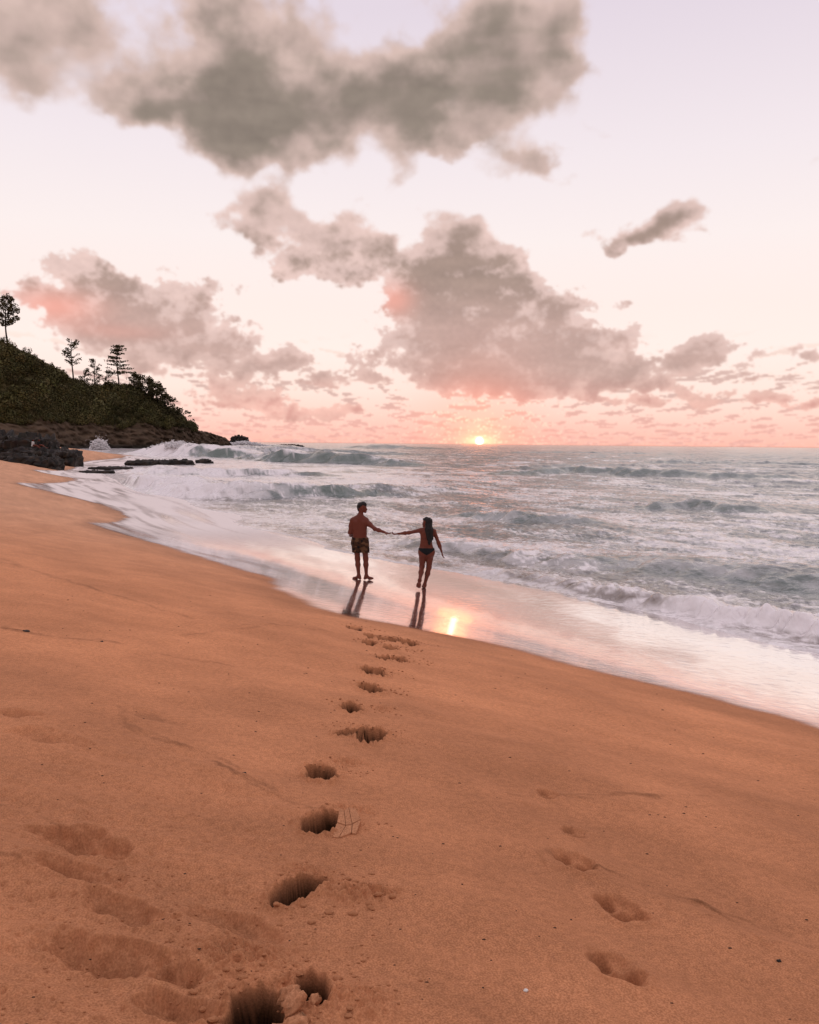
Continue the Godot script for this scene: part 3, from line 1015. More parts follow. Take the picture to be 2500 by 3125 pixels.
	var lace := 0.5
	if step < 0.35:
		var c1 := ncell.get_noise_2d(s * 1.5 + 0.6 * mid, u * 0.95 + 0.5 * big)
		lace = sstep(-0.72, -0.96, c1)
		if step < 0.12:
			lace = maxf(lace, 0.8 * sstep(-0.74, -0.95, ncell.get_noise_2d(s * 4.0 + mid, u * 3.0)))
	var m := cov + 0.55 * big + 0.38 * mid
	var fizz := 0.0
	if step < 0.5:
		fizz = nf.get_noise_2d(s * 4.2, u * 2.6 + 3.0)
	var foam := sstep(0.36, 0.70, m + 0.34 * fizz) * (0.40 + 0.60 * lace) + 0.50 * sstep(0.62, 1.0, m + 0.25 * fizz)
	# foam rides on the wash front
	foam = maxf(foam, sstep(0.0, 0.03, qq) * sstep(0.34, 0.08, qq + 0.25 * mid) * 0.75)
	foam = maxf(foam, wfoam * sstep(-0.5, 0.25, mid + 0.3 * big + 0.7 * wfoam - 0.2))
	foam = clampf(foam, 0.0, 1.0)
	if foam > 0.1 and step < 0.5:
		h += 0.022 * foam * (nb.get_noise_2d(s * 2.4, u * 2.0) + 0.3)
	var th := 0.035 * sstep(0.0, 0.16, qq) + 0.02 * sstep(0.0, 1.2, qq)
	var bed := profile(-q)
	var shallow := bed + th - 0.05 * sstep(0.0, -0.08, qq)
	out[0] = lerpf(shallow + sstep(0.1, 0.8, qq) * maxf(h, -0.02), maxf(h + 0.06, shallow), sstep(0.3, 4.0, qq))
	out[1] = foam
	out[2] = green
	out[3] = sstep(5.0, 0.3, qq)


func make_sea() -> void:
	for wv in WAVES:
		var lo := 1e9
		var hi := 0.0
		for i in range(2, wv.size(), 4):
			var l := Vector2(wv[i], wv[i + 1]).length()
			lo = minf(lo, l)
			hi = maxf(hi, l)
		var reach: float = 2.6 * float(wv[1])
		wave_box.append(Vector2(lo - reach - 2.0, hi + reach + 2.0))
	var azs := PackedFloat32Array()
	var a := -0.68
	while a < 0.66:
		azs.append(a)
		a += 0.00185
	var rs := PackedFloat32Array()
	var steps := PackedFloat32Array()
	var r := 10.5
	while r < 30000.0:
		rs.append(r)
		var dr := 0.0055 * r if r < 320.0 else minf(0.0055 * r * pow(r / 320.0, 0.8), 0.07 * r)
		steps.append(dr)
		r += dr
	var w := azs.size()
	var hgt := rs.size()
	var vrows := []
	var crows := []
	var qrows := []
	vrows.resize(hgt)
	crows.resize(hgt)
	qrows.resize(hgt)
	run_rows(hgt, func(j: int):
		var near := PackedInt32Array()
		for k in WAVES.size():
			if rs[j] > wave_box[k].x and rs[j] < wave_box[k].y:
				near.append(k)
		var v := PackedVector3Array()
		var c := PackedColorArray()
		var qs := PackedFloat32Array()
		v.resize(w)
		c.resize(w)
		qs.resize(w)
		var out := PackedFloat32Array([0.0, 0.0, 0.0, 0.0, 0.0])
		for i in w:
			var x := rs[j] * sin(azs[i])
			var z := -rs[j] * cos(azs[i])
			sea_at(x, z, maxf(steps[j], rs[j] * 0.0019), near, out)
			v[i] = Vector3(x, out[0], z)
			qs[i] = out[4]
			var wc := Vector3(0.014, 0.026, 0.023).lerp(Vector3(0.045, 0.085, 0.062), out[2]).lerp(Vector3(0.12, 0.075, 0.045), out[3])
			wc = wc.lerp(Vector3(0.84, 0.78, 0.77), out[1])
			c[i] = Color(wc.x, wc.y, wc.z)
		vrows[j] = v
		crows[j] = c
		qrows[j] = qs)
	var v := PackedVector3Array()
	var c := PackedColorArray()
	var qs := PackedFloat32Array()
	for j in hgt:
		v.append_array(vrows[j])
		c.append_array(crows[j])
		qs.append_array(qrows[j])
	var uv := PackedVector2Array()
	uv.resize(v.size())
	for k in v.size():
		uv[k] = Vector2(v[k].x, v[k].z) * 0.22
	var idx := PackedInt32Array()
	for j in hgt - 1:
		for i in w - 1:
			var p := j * w + i
			if maxf(maxf(qs[p], qs[p + 1]), maxf(qs[p + w], qs[p + w + 1])) < -0.3:
				continue
			idx.append(p); idx.append(p + w); idx.append(p + 1)
			idx.append(p + 1); idx.append(p + w); idx.append(p + w + 1)
	var o := put("sea", array_mesh(v, grid_normals(v, w, hgt), idx, c, uv), M.water)
	tag(o, "sea with foaming surf, green wave faces and swell out to the horizon", "", "", "structure")


# ---------------------------------------------------------------- headland

# skyline of the headland: x, height, z
const RIDGE := [-330.0, 66.0, -300.0, -216.8, 61.5, -330.0, -190.2, 52.6, -340.0, -167.2, 43.8, -350.0, -158.4, 39.4, -356.0, -153.2, 35.8, -362.0, -144.5, 29.0, -370.0, -138.2, 26.4, -378.0, -131.9, 28.0, -384.0, -122.7, 25.6, -392.0, -116.4, 20.6, -400.0, -113.2, 16.6, -408.0, -111.2, 11.4, -418.0, -109.3, 9.3, -430.0, -106.2, 8.0, -450.0, -102.4, 5.4, -468.0, -100.5, 0.5, -476.0]
var hill := PackedVector3Array()
var hill_w := 220
var hill_h := 64


func ridge_at(t: float) -> Vector3:
	var n := RIDGE.size() / 3
	var q := clampf(t, 0.0, 0.99999) * (n - 1)
	var i := int(q)
	var f := q - i
	return Vector3(RIDGE[i * 3], RIDGE[i * 3 + 1], RIDGE[i * 3 + 2]).lerp(Vector3(RIDGE[i * 3 + 3], RIDGE[i * 3 + 4], RIDGE[i * 3 + 5]), f)


func hill_point(t: float, b: float) -> Vector3:
	var p := ridge_at(t)
	var toward := Vector3(-p.x, 0, -p.z).normalized()
	toward = (toward + Vector3(0.35, 0, 0)).normalized()
	var deep := maxf(9.0, p.y * 0.85)
	var foot := p + toward * deep
	foot.y = 0.0
	var hc := minf(11.0 + 1.6 * nz.get_noise_2d(t * 14.0, 3.0), p.y * 0.92)
	var r := Vector3.ZERO
	if b < 0.36:
		var f := b / 0.36
		var y := lerpf(-2.0, hc, f)
		var back := deep * 0.34 * pow(f, 1.3)
		r = foot - toward * back
		r.y = y
		var rough := nb.get_noise_3d(r.x * 0.10, y * 0.30, r.z * 0.10) * 2.2 + nf.get_noise_3d(r.x * 0.32, y * 0.9, r.z * 0.32) * 1.3
		r += toward * rough * sstep(0.0, 0.12, f)
		r.y += 0.5 * nf.get_noise_2d(r.x * 0.3, r.z * 0.3) * f
	elif b < 0.84:
		var f := (b - 0.36) / 0.48
		r = foot.lerp(p, lerpf(0.34, 1.0, f))
		r.y = lerpf(hc, p.y, pow(f, 0.82))
		r += toward * (2.4 * nf.get_noise_3d(r.x * 0.06, r.y * 0.06, r.z * 0.06)) * sin(PI * f)
		r.y += 0.7 * nf.get_noise_2d(t * 90.0, f * 3.0) * sstep(0.0, 0.3, f)
	else:
		var f := (b - 0.84) / 0.16
		r = p - toward * 40.0 * f
		r.y = p.y * (1.0 - 0.5 * f) + 0.7 * nf.get_noise_2d(t * 90.0, 3.0) * (1.0 - f)
	return r


func make_headland() -> void:
	var c := PackedColorArray()
	for j in hill_h:
		for i in hill_w:
			var t := float(i) / (hill_w - 1)
			var b := float(j) / (hill_h - 1)
			var p := hill_point(t, b)
			hill.append(p)
			var n := nf.get_noise_3d(p.x * 0.15, p.y * 0.5, p.z * 0.15)
			var rock := Vector3(0.088, 0.060, 0.040) * (1.0 + 0.7 * n)
			rock = rock.lerp(Vector3(0.026, 0.022, 0.017), sstep(2.8, 0.6, p.y))
			var turf := Vector3(0.095, 0.080, 0.036) * (1.0 + 0.6 * n)
			var g := sstep(0.33, 0.40, b + 0.08 * nf.get_noise_2d(t * 60.0, b * 8.0))
			g *= sstep(0.80, 0.72, t)
			var k := rock.lerp(turf, g)
			c.append(Color(k.x, k.y, k.z))
	var idx := PackedInt32Array()
	for j in hill_h - 1:
		for i in hill_w - 1:
			var p := j * hill_w + i
			idx.append_array(PackedInt32Array([p, p + hill_w, p + 1, p + 1, p + hill_w, p + hill_w + 1]))
	var nrm := PackedVector3Array()
	for j in hill_h:
		for i in hill_w:
			var a := hill[j * hill_w + mini(i + 1, hill_w - 1)] - hill[j * hill_w + maxi(i - 1, 0)]
			var b := hill[mini(j + 1, hill_h - 1) * hill_w + i] - hill[maxi(j - 1, 0) * hill_w + i]
			nrm.append(a.cross(b).normalized())
	var o := put("headland", array_mesh(hill, nrm, idx, c), M.tinted)
	tag(o, "steep green headland with brown rock cliffs running out to a low point", "", "", "structure")

	# scrub that covers the slope as one mass
	var rng := RandomNumberGenerator.new()
	rng.seed = 51
	var st := SurfaceTool.new()
	st.begin(Mesh.PRIMITIVE_TRIANGLES)
	leaves(st, Vector3.ZERO, Vector3(1, 0.85, 1), 110, 0.24, rng, Vector3(0.125, 0.115, 0.052))
	var places: Array[Transform3D] = []
	var tints := PackedColorArray()
	for k in 11000:
		var t := rng.randf_range(0.10, 0.80)
		var b := rng.randf_range(0.34, 0.86)
		var p := hill_point(t, b)
		var lush := nf.get_noise_2d(p.x * 0.05 + 8.0, p.y * 0.08 + p.z * 0.04)
		# the crest toward land is short turf
		if t < 0.42 and b > 0.76 and rng.randf() < 0.85:
			continue
		if lush < -0.28 and rng.randf() < 0.8:
			continue
		if p.y < 9.0 and rng.randf() < 0.75:
			continue
		var sc := rng.randf_range(0.7, 1.5) * (1.35 if lush > 0.15 else 1.0) * (0.75 if b > 0.8 else 1.0)
		if rng.randf() < 0.07 and p.y > 14.0:
			sc *= 1.6
		var up := rng.randf_range(0.2, 1.7) * sc
		var bs := Basis(Vector3.UP, rng.randf() * TAU).scaled(Vector3(sc, sc * rng.randf_range(0.8, 1.3), sc))
		places.append(Transform3D(bs, p + Vector3(0, up * 0.6, 0)))
		var v := rng.randf_range(0.62, 0.95) * (1.0 + 0.5 * lush)
		tints.append(Color(v * rng.randf_range(0.9, 1.15), v, v * rng.randf_range(0.75, 1.1)))
	scatter("hillside_scrub", st.commit(), M.leaf, places, tints, "dense dark green scrub covering the slope of the headland")


func scatter(called: String, mesh: Mesh, mat: Material, places: Array[Transform3D], tints: PackedColorArray, label: String) -> MultiMeshInstance3D:
	var mm := MultiMesh.new()
	mm.transform_format = MultiMesh.TRANSFORM_3D
	mm.use_colors = tints.size() > 0
	mm.mesh = mesh
	mm.instance_count = places.size()
	for i in places.size():
		mm.set_instance_transform(i, places[i])
		if tints.size():
			mm.set_instance_color(i, tints[i])
	var o := MultiMeshInstance3D.new()
	o.name = called
	o.multimesh = mm
	o.material_override = mat
	add_child(o, true)
	tag(o, label, "", "", "stuff")
	return o


func leaves(st: SurfaceTool, at_p: Vector3, radii: Vector3, count: int, size: float, rng: RandomNumberGenerator, tint: Vector3) -> void:
	for k in count:
		var d := Vector3(rng.randfn(), rng.randfn(), rng.randfn()).normalized() * pow(rng.randf(), 0.45)
		var p := at_p + d * radii
		var a := Vector3(rng.randfn(), 0.6 * rng.randfn(), rng.randfn()).normalized()
		var b := a.cross(Vector3(rng.randfn(), rng.randfn(), rng.randfn())).normalized()
		var s := size * rng.randf_range(0.6, 1.3)
		if a.cross(b).dot(d) > 0.0:
			b = -b
		var n := (d - a.cross(b)).normalized()
		var v := tint * rng.randf_range(0.7, 1.35)
		st.set_color(Color(v.x, v.y, v.z))
		st.set_normal(n)
		st.add_vertex(p + a * s)
		st.add_vertex(p + b * s * 0.42)
		st.add_vertex(p - a * s * 0.8)
		st.add_vertex(p + a * s)
		st.add_vertex(p - a * s * 0.8)
		st.add_vertex(p - b * s * 0.42)


# ---------------------------------------------------------------- rocks

var rock_top := {}


func make_rock(called: String, where: Vector3, rx: float, ry: float, rz: float, seed_n: int, flat: float, label: String, group: String) -> MeshInstance3D:
	var w := 56
	var h := 36
	var v := PackedVector3Array()
	var c := PackedColorArray()
	for j in h:
		var la := PI * (float(j) / (h - 1) - 0.5)
		for i in w:
			var lo := TAU * i / (w - 1)
			var d := Vector3(cos(la) * cos(lo), sin(la), cos(la) * sin(lo))
			# squared off, as broken lava is
			var e := Vector3(signf(d.x) * pow(absf(d.x), 0.72), signf(d.y) * pow(absf(d.y), 0.6), signf(d.z) * pow(absf(d.z), 0.72))
			var q := e * Vector3(rx, ry, rz)
			var k := 0.55 / maxf(0.5, minf(rx, rz)) 
			var n := nb.get_noise_3d(q.x * 0.35 + seed_n * 3.7, q.y * 0.6, q.z * 0.35 + seed_n) * 0.30 + nf.get_noise_3d(q.x * 1.0 + seed_n, q.y * 1.6, q.z * 1.0) * 0.30
			q *= 1.0 + n * (0.6 + 0.4 * k)
			q.y += nf.get_noise_3d(q.x * 2.2, q.y * 2.2, q.z * 2.2 + seed_n) * 0.25 * minf(1.0, ry)
			# ledges
			var ledge := 0.45 * ry
			q.y = lerpf(q.y, round(q.y / ledge) * ledge, flat)
			v.append(q)
			var m := clampf(0.5 + 0.9 * nf.get_noise_3d(q.x * 1.4, q.y * 1.4, q.z * 1.4 + 9.0), 0.0, 1.0)
			var col := Vector3(0.009, 0.008, 0.007).lerp(Vector3(0.060, 0.041, 0.028), m * m)
			c.append(Color(col.x, col.y, col.z))
	var idx := PackedInt32Array()
	for j in h - 1:
		for i in w - 1:
			var p := j * w + i
			idx.append_array(PackedInt32Array([p, p + 1, p + w, p + 1, p + w + 1, p + w]))
	var nrm := PackedVector3Array()
	for j in h:
		for i in w:
			var a := v[j * w + (i + 1 if i < w - 1 else 1)] - v[j * w + (i - 1 if i > 0 else w - 2)]
			var b := v[mini(j + 1, h - 1) * w + i] - v[maxi(j - 1, 0) * w + i]
			var n := b.cross(a)
			nrm.append(n.normalized() if n.length() > 1e-9 else v[j * w + i].normalized())
			if nrm[nrm.size() - 1].dot(v[j * w + i]) < 0.0:
				nrm[nrm.size() - 1] = -nrm[nrm.size() - 1]
	var o := put(called, array_mesh(v, nrm, idx, c), M.rock)
	o.position = where
	tag(o, label, "rock", group)
	rock_top[o] = v
	return o


func top_of(o: MeshInstance3D, x: float, z: float) -> float:
	var best := -1e9
	for p in rock_top[o]:
		var q: Vector3 = p + o.position
		if Vector2(q.x - x, q.z - z).length() < 0.45:
			best = maxf(best, q.y)
	return best


var seat_rock: MeshInstance3D


func make_rocks() -> void:
	var g := "black lava rocks at the far end of the beach"
	make_rock("lava_rock", Vector3(-50.8, 1.0, -104), 4.6, 2.9, 4.0, 1, 0.35, "tall black lava mass behind the others at the foot of the headland", g)
	make_rock("lava_rock", Vector3(-45.2, 1.0, -102), 3.0, 2.6, 3.0, 2, 0.35, "black lava hump just behind the two seated people", g)
	make_rock("lava_rock", Vector3(-41.4, 0.7, -100), 2.4, 1.55, 2.6, 3, 0.35, "low black lava tongue ending at the strip of sand", g)
	seat_rock = make_rock("lava_rock", Vector3(-40.3, 0.9, -90.4), 2.5, 1.35, 2.0, 4, 0.3, "black lava block that the two people sit on", g)
	make_rock("lava_rock", Vector3(-43.4, 0.6, -88.4), 2.4, 0.85, 1.6, 5, 0.3, "flat-topped black lava slab with a patch of sand behind it", g)
	make_rock("lava_rock", Vector3(-39.4, 0.5, -87.6), 2.2, 1.15, 1.5, 6, 0.3, "jagged black lava block in front of the seated people", g)
	make_rock("lava_rock", Vector3(-37.0, 0.45, -87.0), 1.35, 0.95, 1.2, 7, 0.25, "small black lava boulder at the seaward end of the row", g)
	make_rock("lava_rock", Vector3(-36.1, 0.35, -86.2), 0.7, 0.3, 0.6, 8, 0.2, "lowest lava lump lying on the sand beside the boulder", g)
	make_rock("lava_rock", Vector3(-47.5, 0.8, -91.0), 3.0, 1.5, 2.4, 9, 0.3, "black lava block at the landward end of the row", g)
	var s := "dark reef rocks awash in the surf"
	make_rock("reef_rock", Vector3(-36.0, 0.12, -116), 2.6, 0.6, 1.8, 11, 0.4, "long flat reef rock awash with foam breaking over it", s)
	make_rock("reef_rock", Vector3(-32.4, 0.15, -119), 2.2, 0.6, 1.6, 12, 0.4, "flat reef rock joined end to end with the longest one", s)
	make_rock("reef_rock", Vector3(-31.0, 0.2, -128), 1.2, 0.45, 0.9, 13, 0.3, "lone small reef rock farther out in the foam", s)
	make_rock("reef_rock", Vector3(-31.7, 0.10, -86.5), 1.5, 0.22, 1.0, 14, 0.4, "thin wet reef ledge beside the sand at the wash", s)
	make_rock("reef_rock", Vector3(-34.0, 0.10, -97.0), 2.2, 0.28, 1.2, 15, 0.4, "wet reef ledge just behind the thin one at the wash", s)
	make_rock("sea_stack", Vector3(-112.0, 2.0, -560.0), 5.6, 5.0, 5.0, 16, 0.3, "blocky brown sea stack standing off the low point", "")
	make_rock("reef_rock", Vector3(-78.0, 0.2, -545.0), 9.0, 1.7, 4.0, 17, 0.3, "low dark reef on the horizon beyond the sea stack", s)


# ---------------------------------------------------------------- trees

func tube(st: SurfaceTool, pts: PackedVector3Array, r0: float, r1: float, sides := 7) -> void:
	var rings := []
	for i in pts.size():
		var dir := (pts[mini(i + 1, pts.size() - 1)] - pts[maxi(i - 1, 0)]).normalized()
		var a := dir.cross(Vector3(0.3, 0.1, 1.0)).normalized()
		var b := dir.cross(a)
		var r := lerpf(r0, r1, float(i) / (pts.size() - 1))
		var ring := []
		for k in sides:
			var n := a * cos(TAU * k / sides) + b * sin(TAU * k / sides)
			ring.append([pts[i] + n * r, n])
		rings.append(ring)
	for i in pts.size() - 1:
		for k in sides:
			var k1 := (k + 1) % sides
			for q in [rings[i][k], rings[i + 1][k], rings[i][k1], rings[i][k1], rings[i + 1][k], rings[i + 1][k1]]:
				st.set_normal(q[1])
				st.add_vertex(q[0])


func make_tree(where: Vector3, tall: float, wide: float, bare: float, style: int, lean: float, seed_n: int, label: String) -> void:
	# style 0: rounded crown on forked stems, 1: loose and open, 2: flat tiers, 3: low shrub, 4: drooping over the cliff
	var rng := RandomNumberGenerator.new()
	rng.seed = seed_n
	var o := root_at("coastal_tree", where)
	tag(o, label, "tree", "trees on the headland")
	var wood := SurfaceTool.new()
	wood.begin(Mesh.PRIMITIVE_TRIANGLES)
	var green := SurfaceTool.new()
	green.begin(Mesh.PRIMITIVE_TRIANGLES)
	var spine := PackedVector3Array()
	for i in 9:
		var f := i / 8.0
		spine.append(Vector3(lean * tall * f * f + 0.02 * tall * sin(f * 5.0 + seed_n), tall * f * (0.97 if style != 4 else 0.8 + 0.1 * (1.0 - f)), 0.02 * tall * cos(f * 4.0 + seed_n)))
	tube(wood, spine, tall * 0.017 + 0.05, tall * 0.004)
	var count := 30
	match style:
		0: count = 46
		1: count = 26
		2: count = 40
		3: count = 24
		4: count = 30
	for k in count:
		var f := lerpf(bare, 1.0, (k + rng.randf()) / count)
		var root_f := clampf(f - rng.randf_range(0.05, 0.16) if style != 2 else f - 0.02, 0.05, 0.99)
		var i := int(root_f * 8.0)
		var from := spine[i].lerp(spine[mini(i + 1, 8)], root_f * 8.0 - i)
		var g := (f - bare) / (1.0 - bare)
		var reach := wide * 0.5
		match style:
			0: reach *= sqrt(maxf(0.05, 1.0 - pow(2.0 * g - 0.95, 2.0)))
			1: reach *= 0.45 + 0.55 * sin(PI * clampf(g * 0.9 + 0.1, 0.0, 1.0))
			2: reach *= 1.0 - 0.72 * g
			3: reach *= 0.9 - 0.4 * g
			4: reach *= 0.9
		var ang := rng.randf() * TAU
		var out := reach * rng.randf_range(0.35, 1.0)
		var tip := Vector3(spine[8].x * f, tall * f * 0.97, 0) + Vector3(cos(ang) * out, 0, sin(ang) * out)
		if style == 2:
			tip.y = round(tip.y / (tall * 0.085)) * tall * 0.085 + 0.05 * tall * out / maxf(reach, 0.1) * 0.6
		if style == 4:
			tip.x += absf(tip.x - from.x) * 0.6 + wide * 0.15
			tip.y -= 0.10 * tall * rng.randf()
		var mid := from.lerp(tip, 0.5) + Vector3(0, -0.02 * tall if style != 2 else 0.0, 0)
		tube(wood, PackedVector3Array([from, mid, tip]), tall * 0.0055 + 0.02, 0.02, 4)
		var cr := wide * rng.randf_range(0.09, 0.16)
		var radii := Vector3(cr, cr * 0.8, cr)
		if style == 2:
			radii = Vector3(cr * 1.35, cr * 0.32, cr * 1.35)
		if style == 1 or style == 4:
			radii *= Vector3(1.1, 0.7, 1.1)
		leaves(green, tip, radii, 26 if style == 0 else 20, cr * 0.42, rng, Vector3(0.075, 0.068, 0.034))
		leaves(green, from.lerp(tip, 0.65), radii * 0.7, 9, cr * 0.4, rng, Vector3(0.075, 0.068, 0.034))
	put("trunk", wood.commit(), M.bark, o)
	put("crown", green.commit(), M.leaf, o)


func make_trees() -> void:
	make_tree(Vector3(-165.2, 42.6, -351.5), 19.6, 10.5, 0.42, 0, 0.0, 3, "tallest tree, round-crowned on a thin forked trunk at the top of the crest")
	make_tree(Vector3(-145.8, 28.6, -369.5), 18.5, 8.6, 0.42, 1, 0.0, 8, "slim loose-crowned tree alone halfway down the crest")
	make_tree(Vector3(-130.3, 26.6, -382.0), 19.5, 11.5, 0.30, 2, -0.02, 21, "tree with flat tiers of branches on a bare leg, seaward of the shrubs")
	make_tree(Vector3(-138.6, 25.6, -376.0), 13.6, 7.5, 0.25, 1, 0.03, 34, "open ragged tree between the slim one and the tiered one")
	make_tree(Vector3(-141.8, 26.2, -373.0), 8.5, 7.0, 0.10, 3, 0.0, 41, "bushy low shrub at the foot of the slim tree")
	make_tree(Vector3(-134.8, 26.0, -379.0), 9.0, 4.5, 0.25, 1, 0.10, 47, "thin half-bare sapling just landward of the tiered tree")
	make_tree(Vector3(-124.6, 25.4, -389.0), 8.5, 10.0, 0.06, 0, 0.0, 52, "low shrub just seaward of the tiered tree")
	make_tree(Vector3(-120.2, 22.2, -391.5), 10.0, 11.0, 0.08, 0, 0.03, 57, "middle one of the shrubs stepping down the seaward crest")
	make_tree(Vector3(-116.6, 18.4, -393.0), 11.5, 11.0, 0.08, 0, 0.05, 63, "ragged shrub tree where the crest begins to fall steeply")
	make_tree(Vector3(-113.6, 14.0, -395.0), 11.5, 11.0, 0.06, 0, 0.10, 71, "shrub leaning outward on the steep seaward end")
	make_tree(Vector3(-110.6, 7.6, -397.0), 12.0, 10.5, 0.10, 4, 0.24, 77, "lowest tree, drooping over the cliff edge toward the sea")


# ---------------------------------------------------------------- bodies

func net(bones: PackedFloat32Array, k: float, cell: float, planes: Array, strand := 0.0, paint: Variant = null) -> ArrayMesh:
	# one continuous skin round tapered bones (two ends, two radii each), as surface nets
	var lo := Vector3(1e9, 1e9, 1e9)
	var hi := -lo
	var nb_ := bones.size() / 8
	for i in nb_:
		var r := maxf(bones[i * 8 + 6], bones[i * 8 + 7])
		for e in 2:
			var p := Vector3(bones[i * 8 + e * 3], bones[i * 8 + e * 3 + 1], bones[i * 8 + e * 3 + 2])
			lo = lo.min(p - Vector3(r, r, r))
			hi = hi.max(p + Vector3(r, r, r))
	var pad := cell * 3.0 + k * 0.3
	lo -= Vector3(pad, pad, pad)
	hi += Vector3(pad, pad, pad)
	var nx := int((hi.x - lo.x) / cell) + 2
	var ny := int((hi.y - lo.y) / cell) + 2
	var nzz := int((hi.z - lo.z) / cell) + 2
	var f := PackedFloat32Array()
	f.resize(nx * ny * nzz)
	f.fill(1.0)
	var reach := k + cell * 2.5
	for i in nb_:
		var ax := bones[i * 8]
		var ay := bones[i * 8 + 1]
		var az := bones[i * 8 + 2]
		var bx := bones[i * 8 + 3] - ax
		var by := bones[i * 8 + 4] - ay
		var bz := bones[i * 8 + 5] - az
		var ra := bones[i * 8 + 6]
		var rb := bones[i * 8 + 7]
		var l2 := maxf(bx * bx + by * by + bz * bz, 1e-9)
		var rm := maxf(ra, rb) + reach
		var x0 := maxi(0, int((minf(ax, ax + bx) - rm - lo.x) / cell))
		var x1 := mini(nx, int((maxf(ax, ax + bx) + rm - lo.x) / cell) + 2)
		var y0 := maxi(0, int((minf(ay, ay + by) - rm - lo.y) / cell))
		var y1 := mini(ny, int((maxf(ay, ay + by) + rm - lo.y) / cell) + 2)
		var z0 := maxi(0, int((minf(az, az + bz) - rm - lo.z) / cell))
		var z1 := mini(nzz, int((maxf(az, az + bz) + rm - lo.z) / cell) + 2)
		for zi in range(z0, z1):
			var pz := lo.z + zi * cell - az
			for yi in range(y0, y1):
				var py := lo.y + yi * cell - ay
				var row := (zi * ny + yi) * nx
				for xi in range(x0, x1):
					var px := lo.x + xi * cell - ax
					var t := clampf((px * bx + py * by + pz * bz) / l2, 0.0, 1.0)
					var ex := px - bx * t
					var ey := py - by * t
					var ez := pz - bz * t
					var d := sqrt(ex * ex + ey * ey + ez * ez) - ra - (rb - ra) * t
					if d < reach:
						var g := f[row + xi]
						var hh := maxf(k - absf(d - g), 0.0) / k
						f[row + xi] = minf(d, g) - hh * hh * k * 0.25
	if strand > 0.0 or planes.size():
		for zi in nzz:
			for yi in ny:
				for xi in nx:
					var q := (zi * ny + yi) * nx + xi
					if f[q] < 0.08:
						var p := lo + Vector3(xi, yi, zi) * cell
						if strand > 0.0:
							f[q] += strand * nf.get_noise_3d(p.x * 16.0, p.y * 3.0, p.z * 16.0)
						for pl in planes:
							f[q] = maxf(f[q], pl.distance_to(p))
	var at_cell := PackedInt32Array()
	at_cell.resize(nx * ny * nzz)
	at_cell.fill(-1)
	var v := PackedVector3Array()
	var n := PackedVector3Array()
	var c := PackedColorArray()
	var cells := PackedInt32Array()
	var step := [1, nx, nx * ny]
	var offs := PackedInt32Array()
	for q in 8:
		offs.append((q & 1) + ((q >> 1) & 1) * nx + ((q >> 2) & 1) * nx * ny)
	for zi in range(1, nzz - 2):
		for yi in range(1, ny - 2):
			for xi in range(1, nx - 2):
				var q := (zi * ny + yi) * nx + xi
				var inside := 0
				for e in 8:
					if f[q + offs[e]] < 0.0:
						inside += 1
				if inside == 0 or inside == 8:
					continue
				var sum := Vector3.ZERO
				var cnt := 0
				for e in 8:
					for ax in 3:
						if (e >> ax) & 1:
							continue
						var fa := f[q + offs[e]]
						var fb := f[q + offs[e | (1 << ax)]]
						if (fa < 0.0) != (fb < 0.0):
							var p := Vector3(e & 1, (e >> 1) & 1, (e >> 2) & 1)
							p[ax] += fa / (fa - fb)
							sum += p
							cnt += 1
				at_cell[q] = v.size()
				cells.append(q)
				var pos := lo + (Vector3(xi, yi, zi) + sum / cnt) * cell
				v.append(pos)
				var gx := f[q + 1] + f[q + 1 + nx] + f[q + 1 + step[2]] + f[q + 1 + nx + step[2]] - f[q] - f[q + nx] - f[q + step[2]] - f[q + nx + step[2]]
				var gy := f[q + nx] + f[q + 1 + nx] + f[q + nx + step[2]] + f[q + 1 + nx + step[2]] - f[q] - f[q + 1] - f[q + step[2]] - f[q + 1 + step[2]]
				var gz := f[q + step[2]] + f[q + 1 + step[2]] + f[q + nx + step[2]] + f[q + 1 + nx + step[2]] - f[q] - f[q + 1] - f[q + nx] - f[q + 1 + nx]
				n.append(Vector3(gx, gy, gz).normalized())
				if paint != null:
					c.append(paint.call(pos))
	var idx := PackedInt32Array()
	for q in cells:
		for ax in 3:
			var fa := f[q]
			var fb := f[q + step[ax]]
			if (fa < 0.0) == (fb < 0.0):
				continue
			var s1: int = step[(ax + 1) % 3]
			var s2: int = step[(ax + 2) % 3]
			var i0 := at_cell[q]
			var i1 := at_cell[q - s1]
			var i2 := at_cell[q - s1 - s2]
			var i3 := at_cell[q - s2]
			if i1 < 0 or i2 < 0 or i3 < 0:
				continue
			if fa < 0.0:
				idx.append_array(PackedInt32Array([i0, i2, i1, i0, i3, i2]))
			else:
				idx.append_array(PackedInt32Array([i0, i1, i2, i0, i2, i3]))
	return array_mesh(v, n, idx, c)


func merged(meshes: Array) -> ArrayMesh:
	var st := SurfaceTool.new()
	st.begin(Mesh.PRIMITIVE_TRIANGLES)
	for m in meshes:
		st.append_from(m, 0, Transform3D())
	return st.commit()


func bone(l: PackedFloat32Array, a: Vector3, b: Vector3, ra: float, rb: float) -> void:
	l.append_array(PackedFloat32Array([a.x, a.y, a.z, b.x, b.y, b.z, ra, rb]))


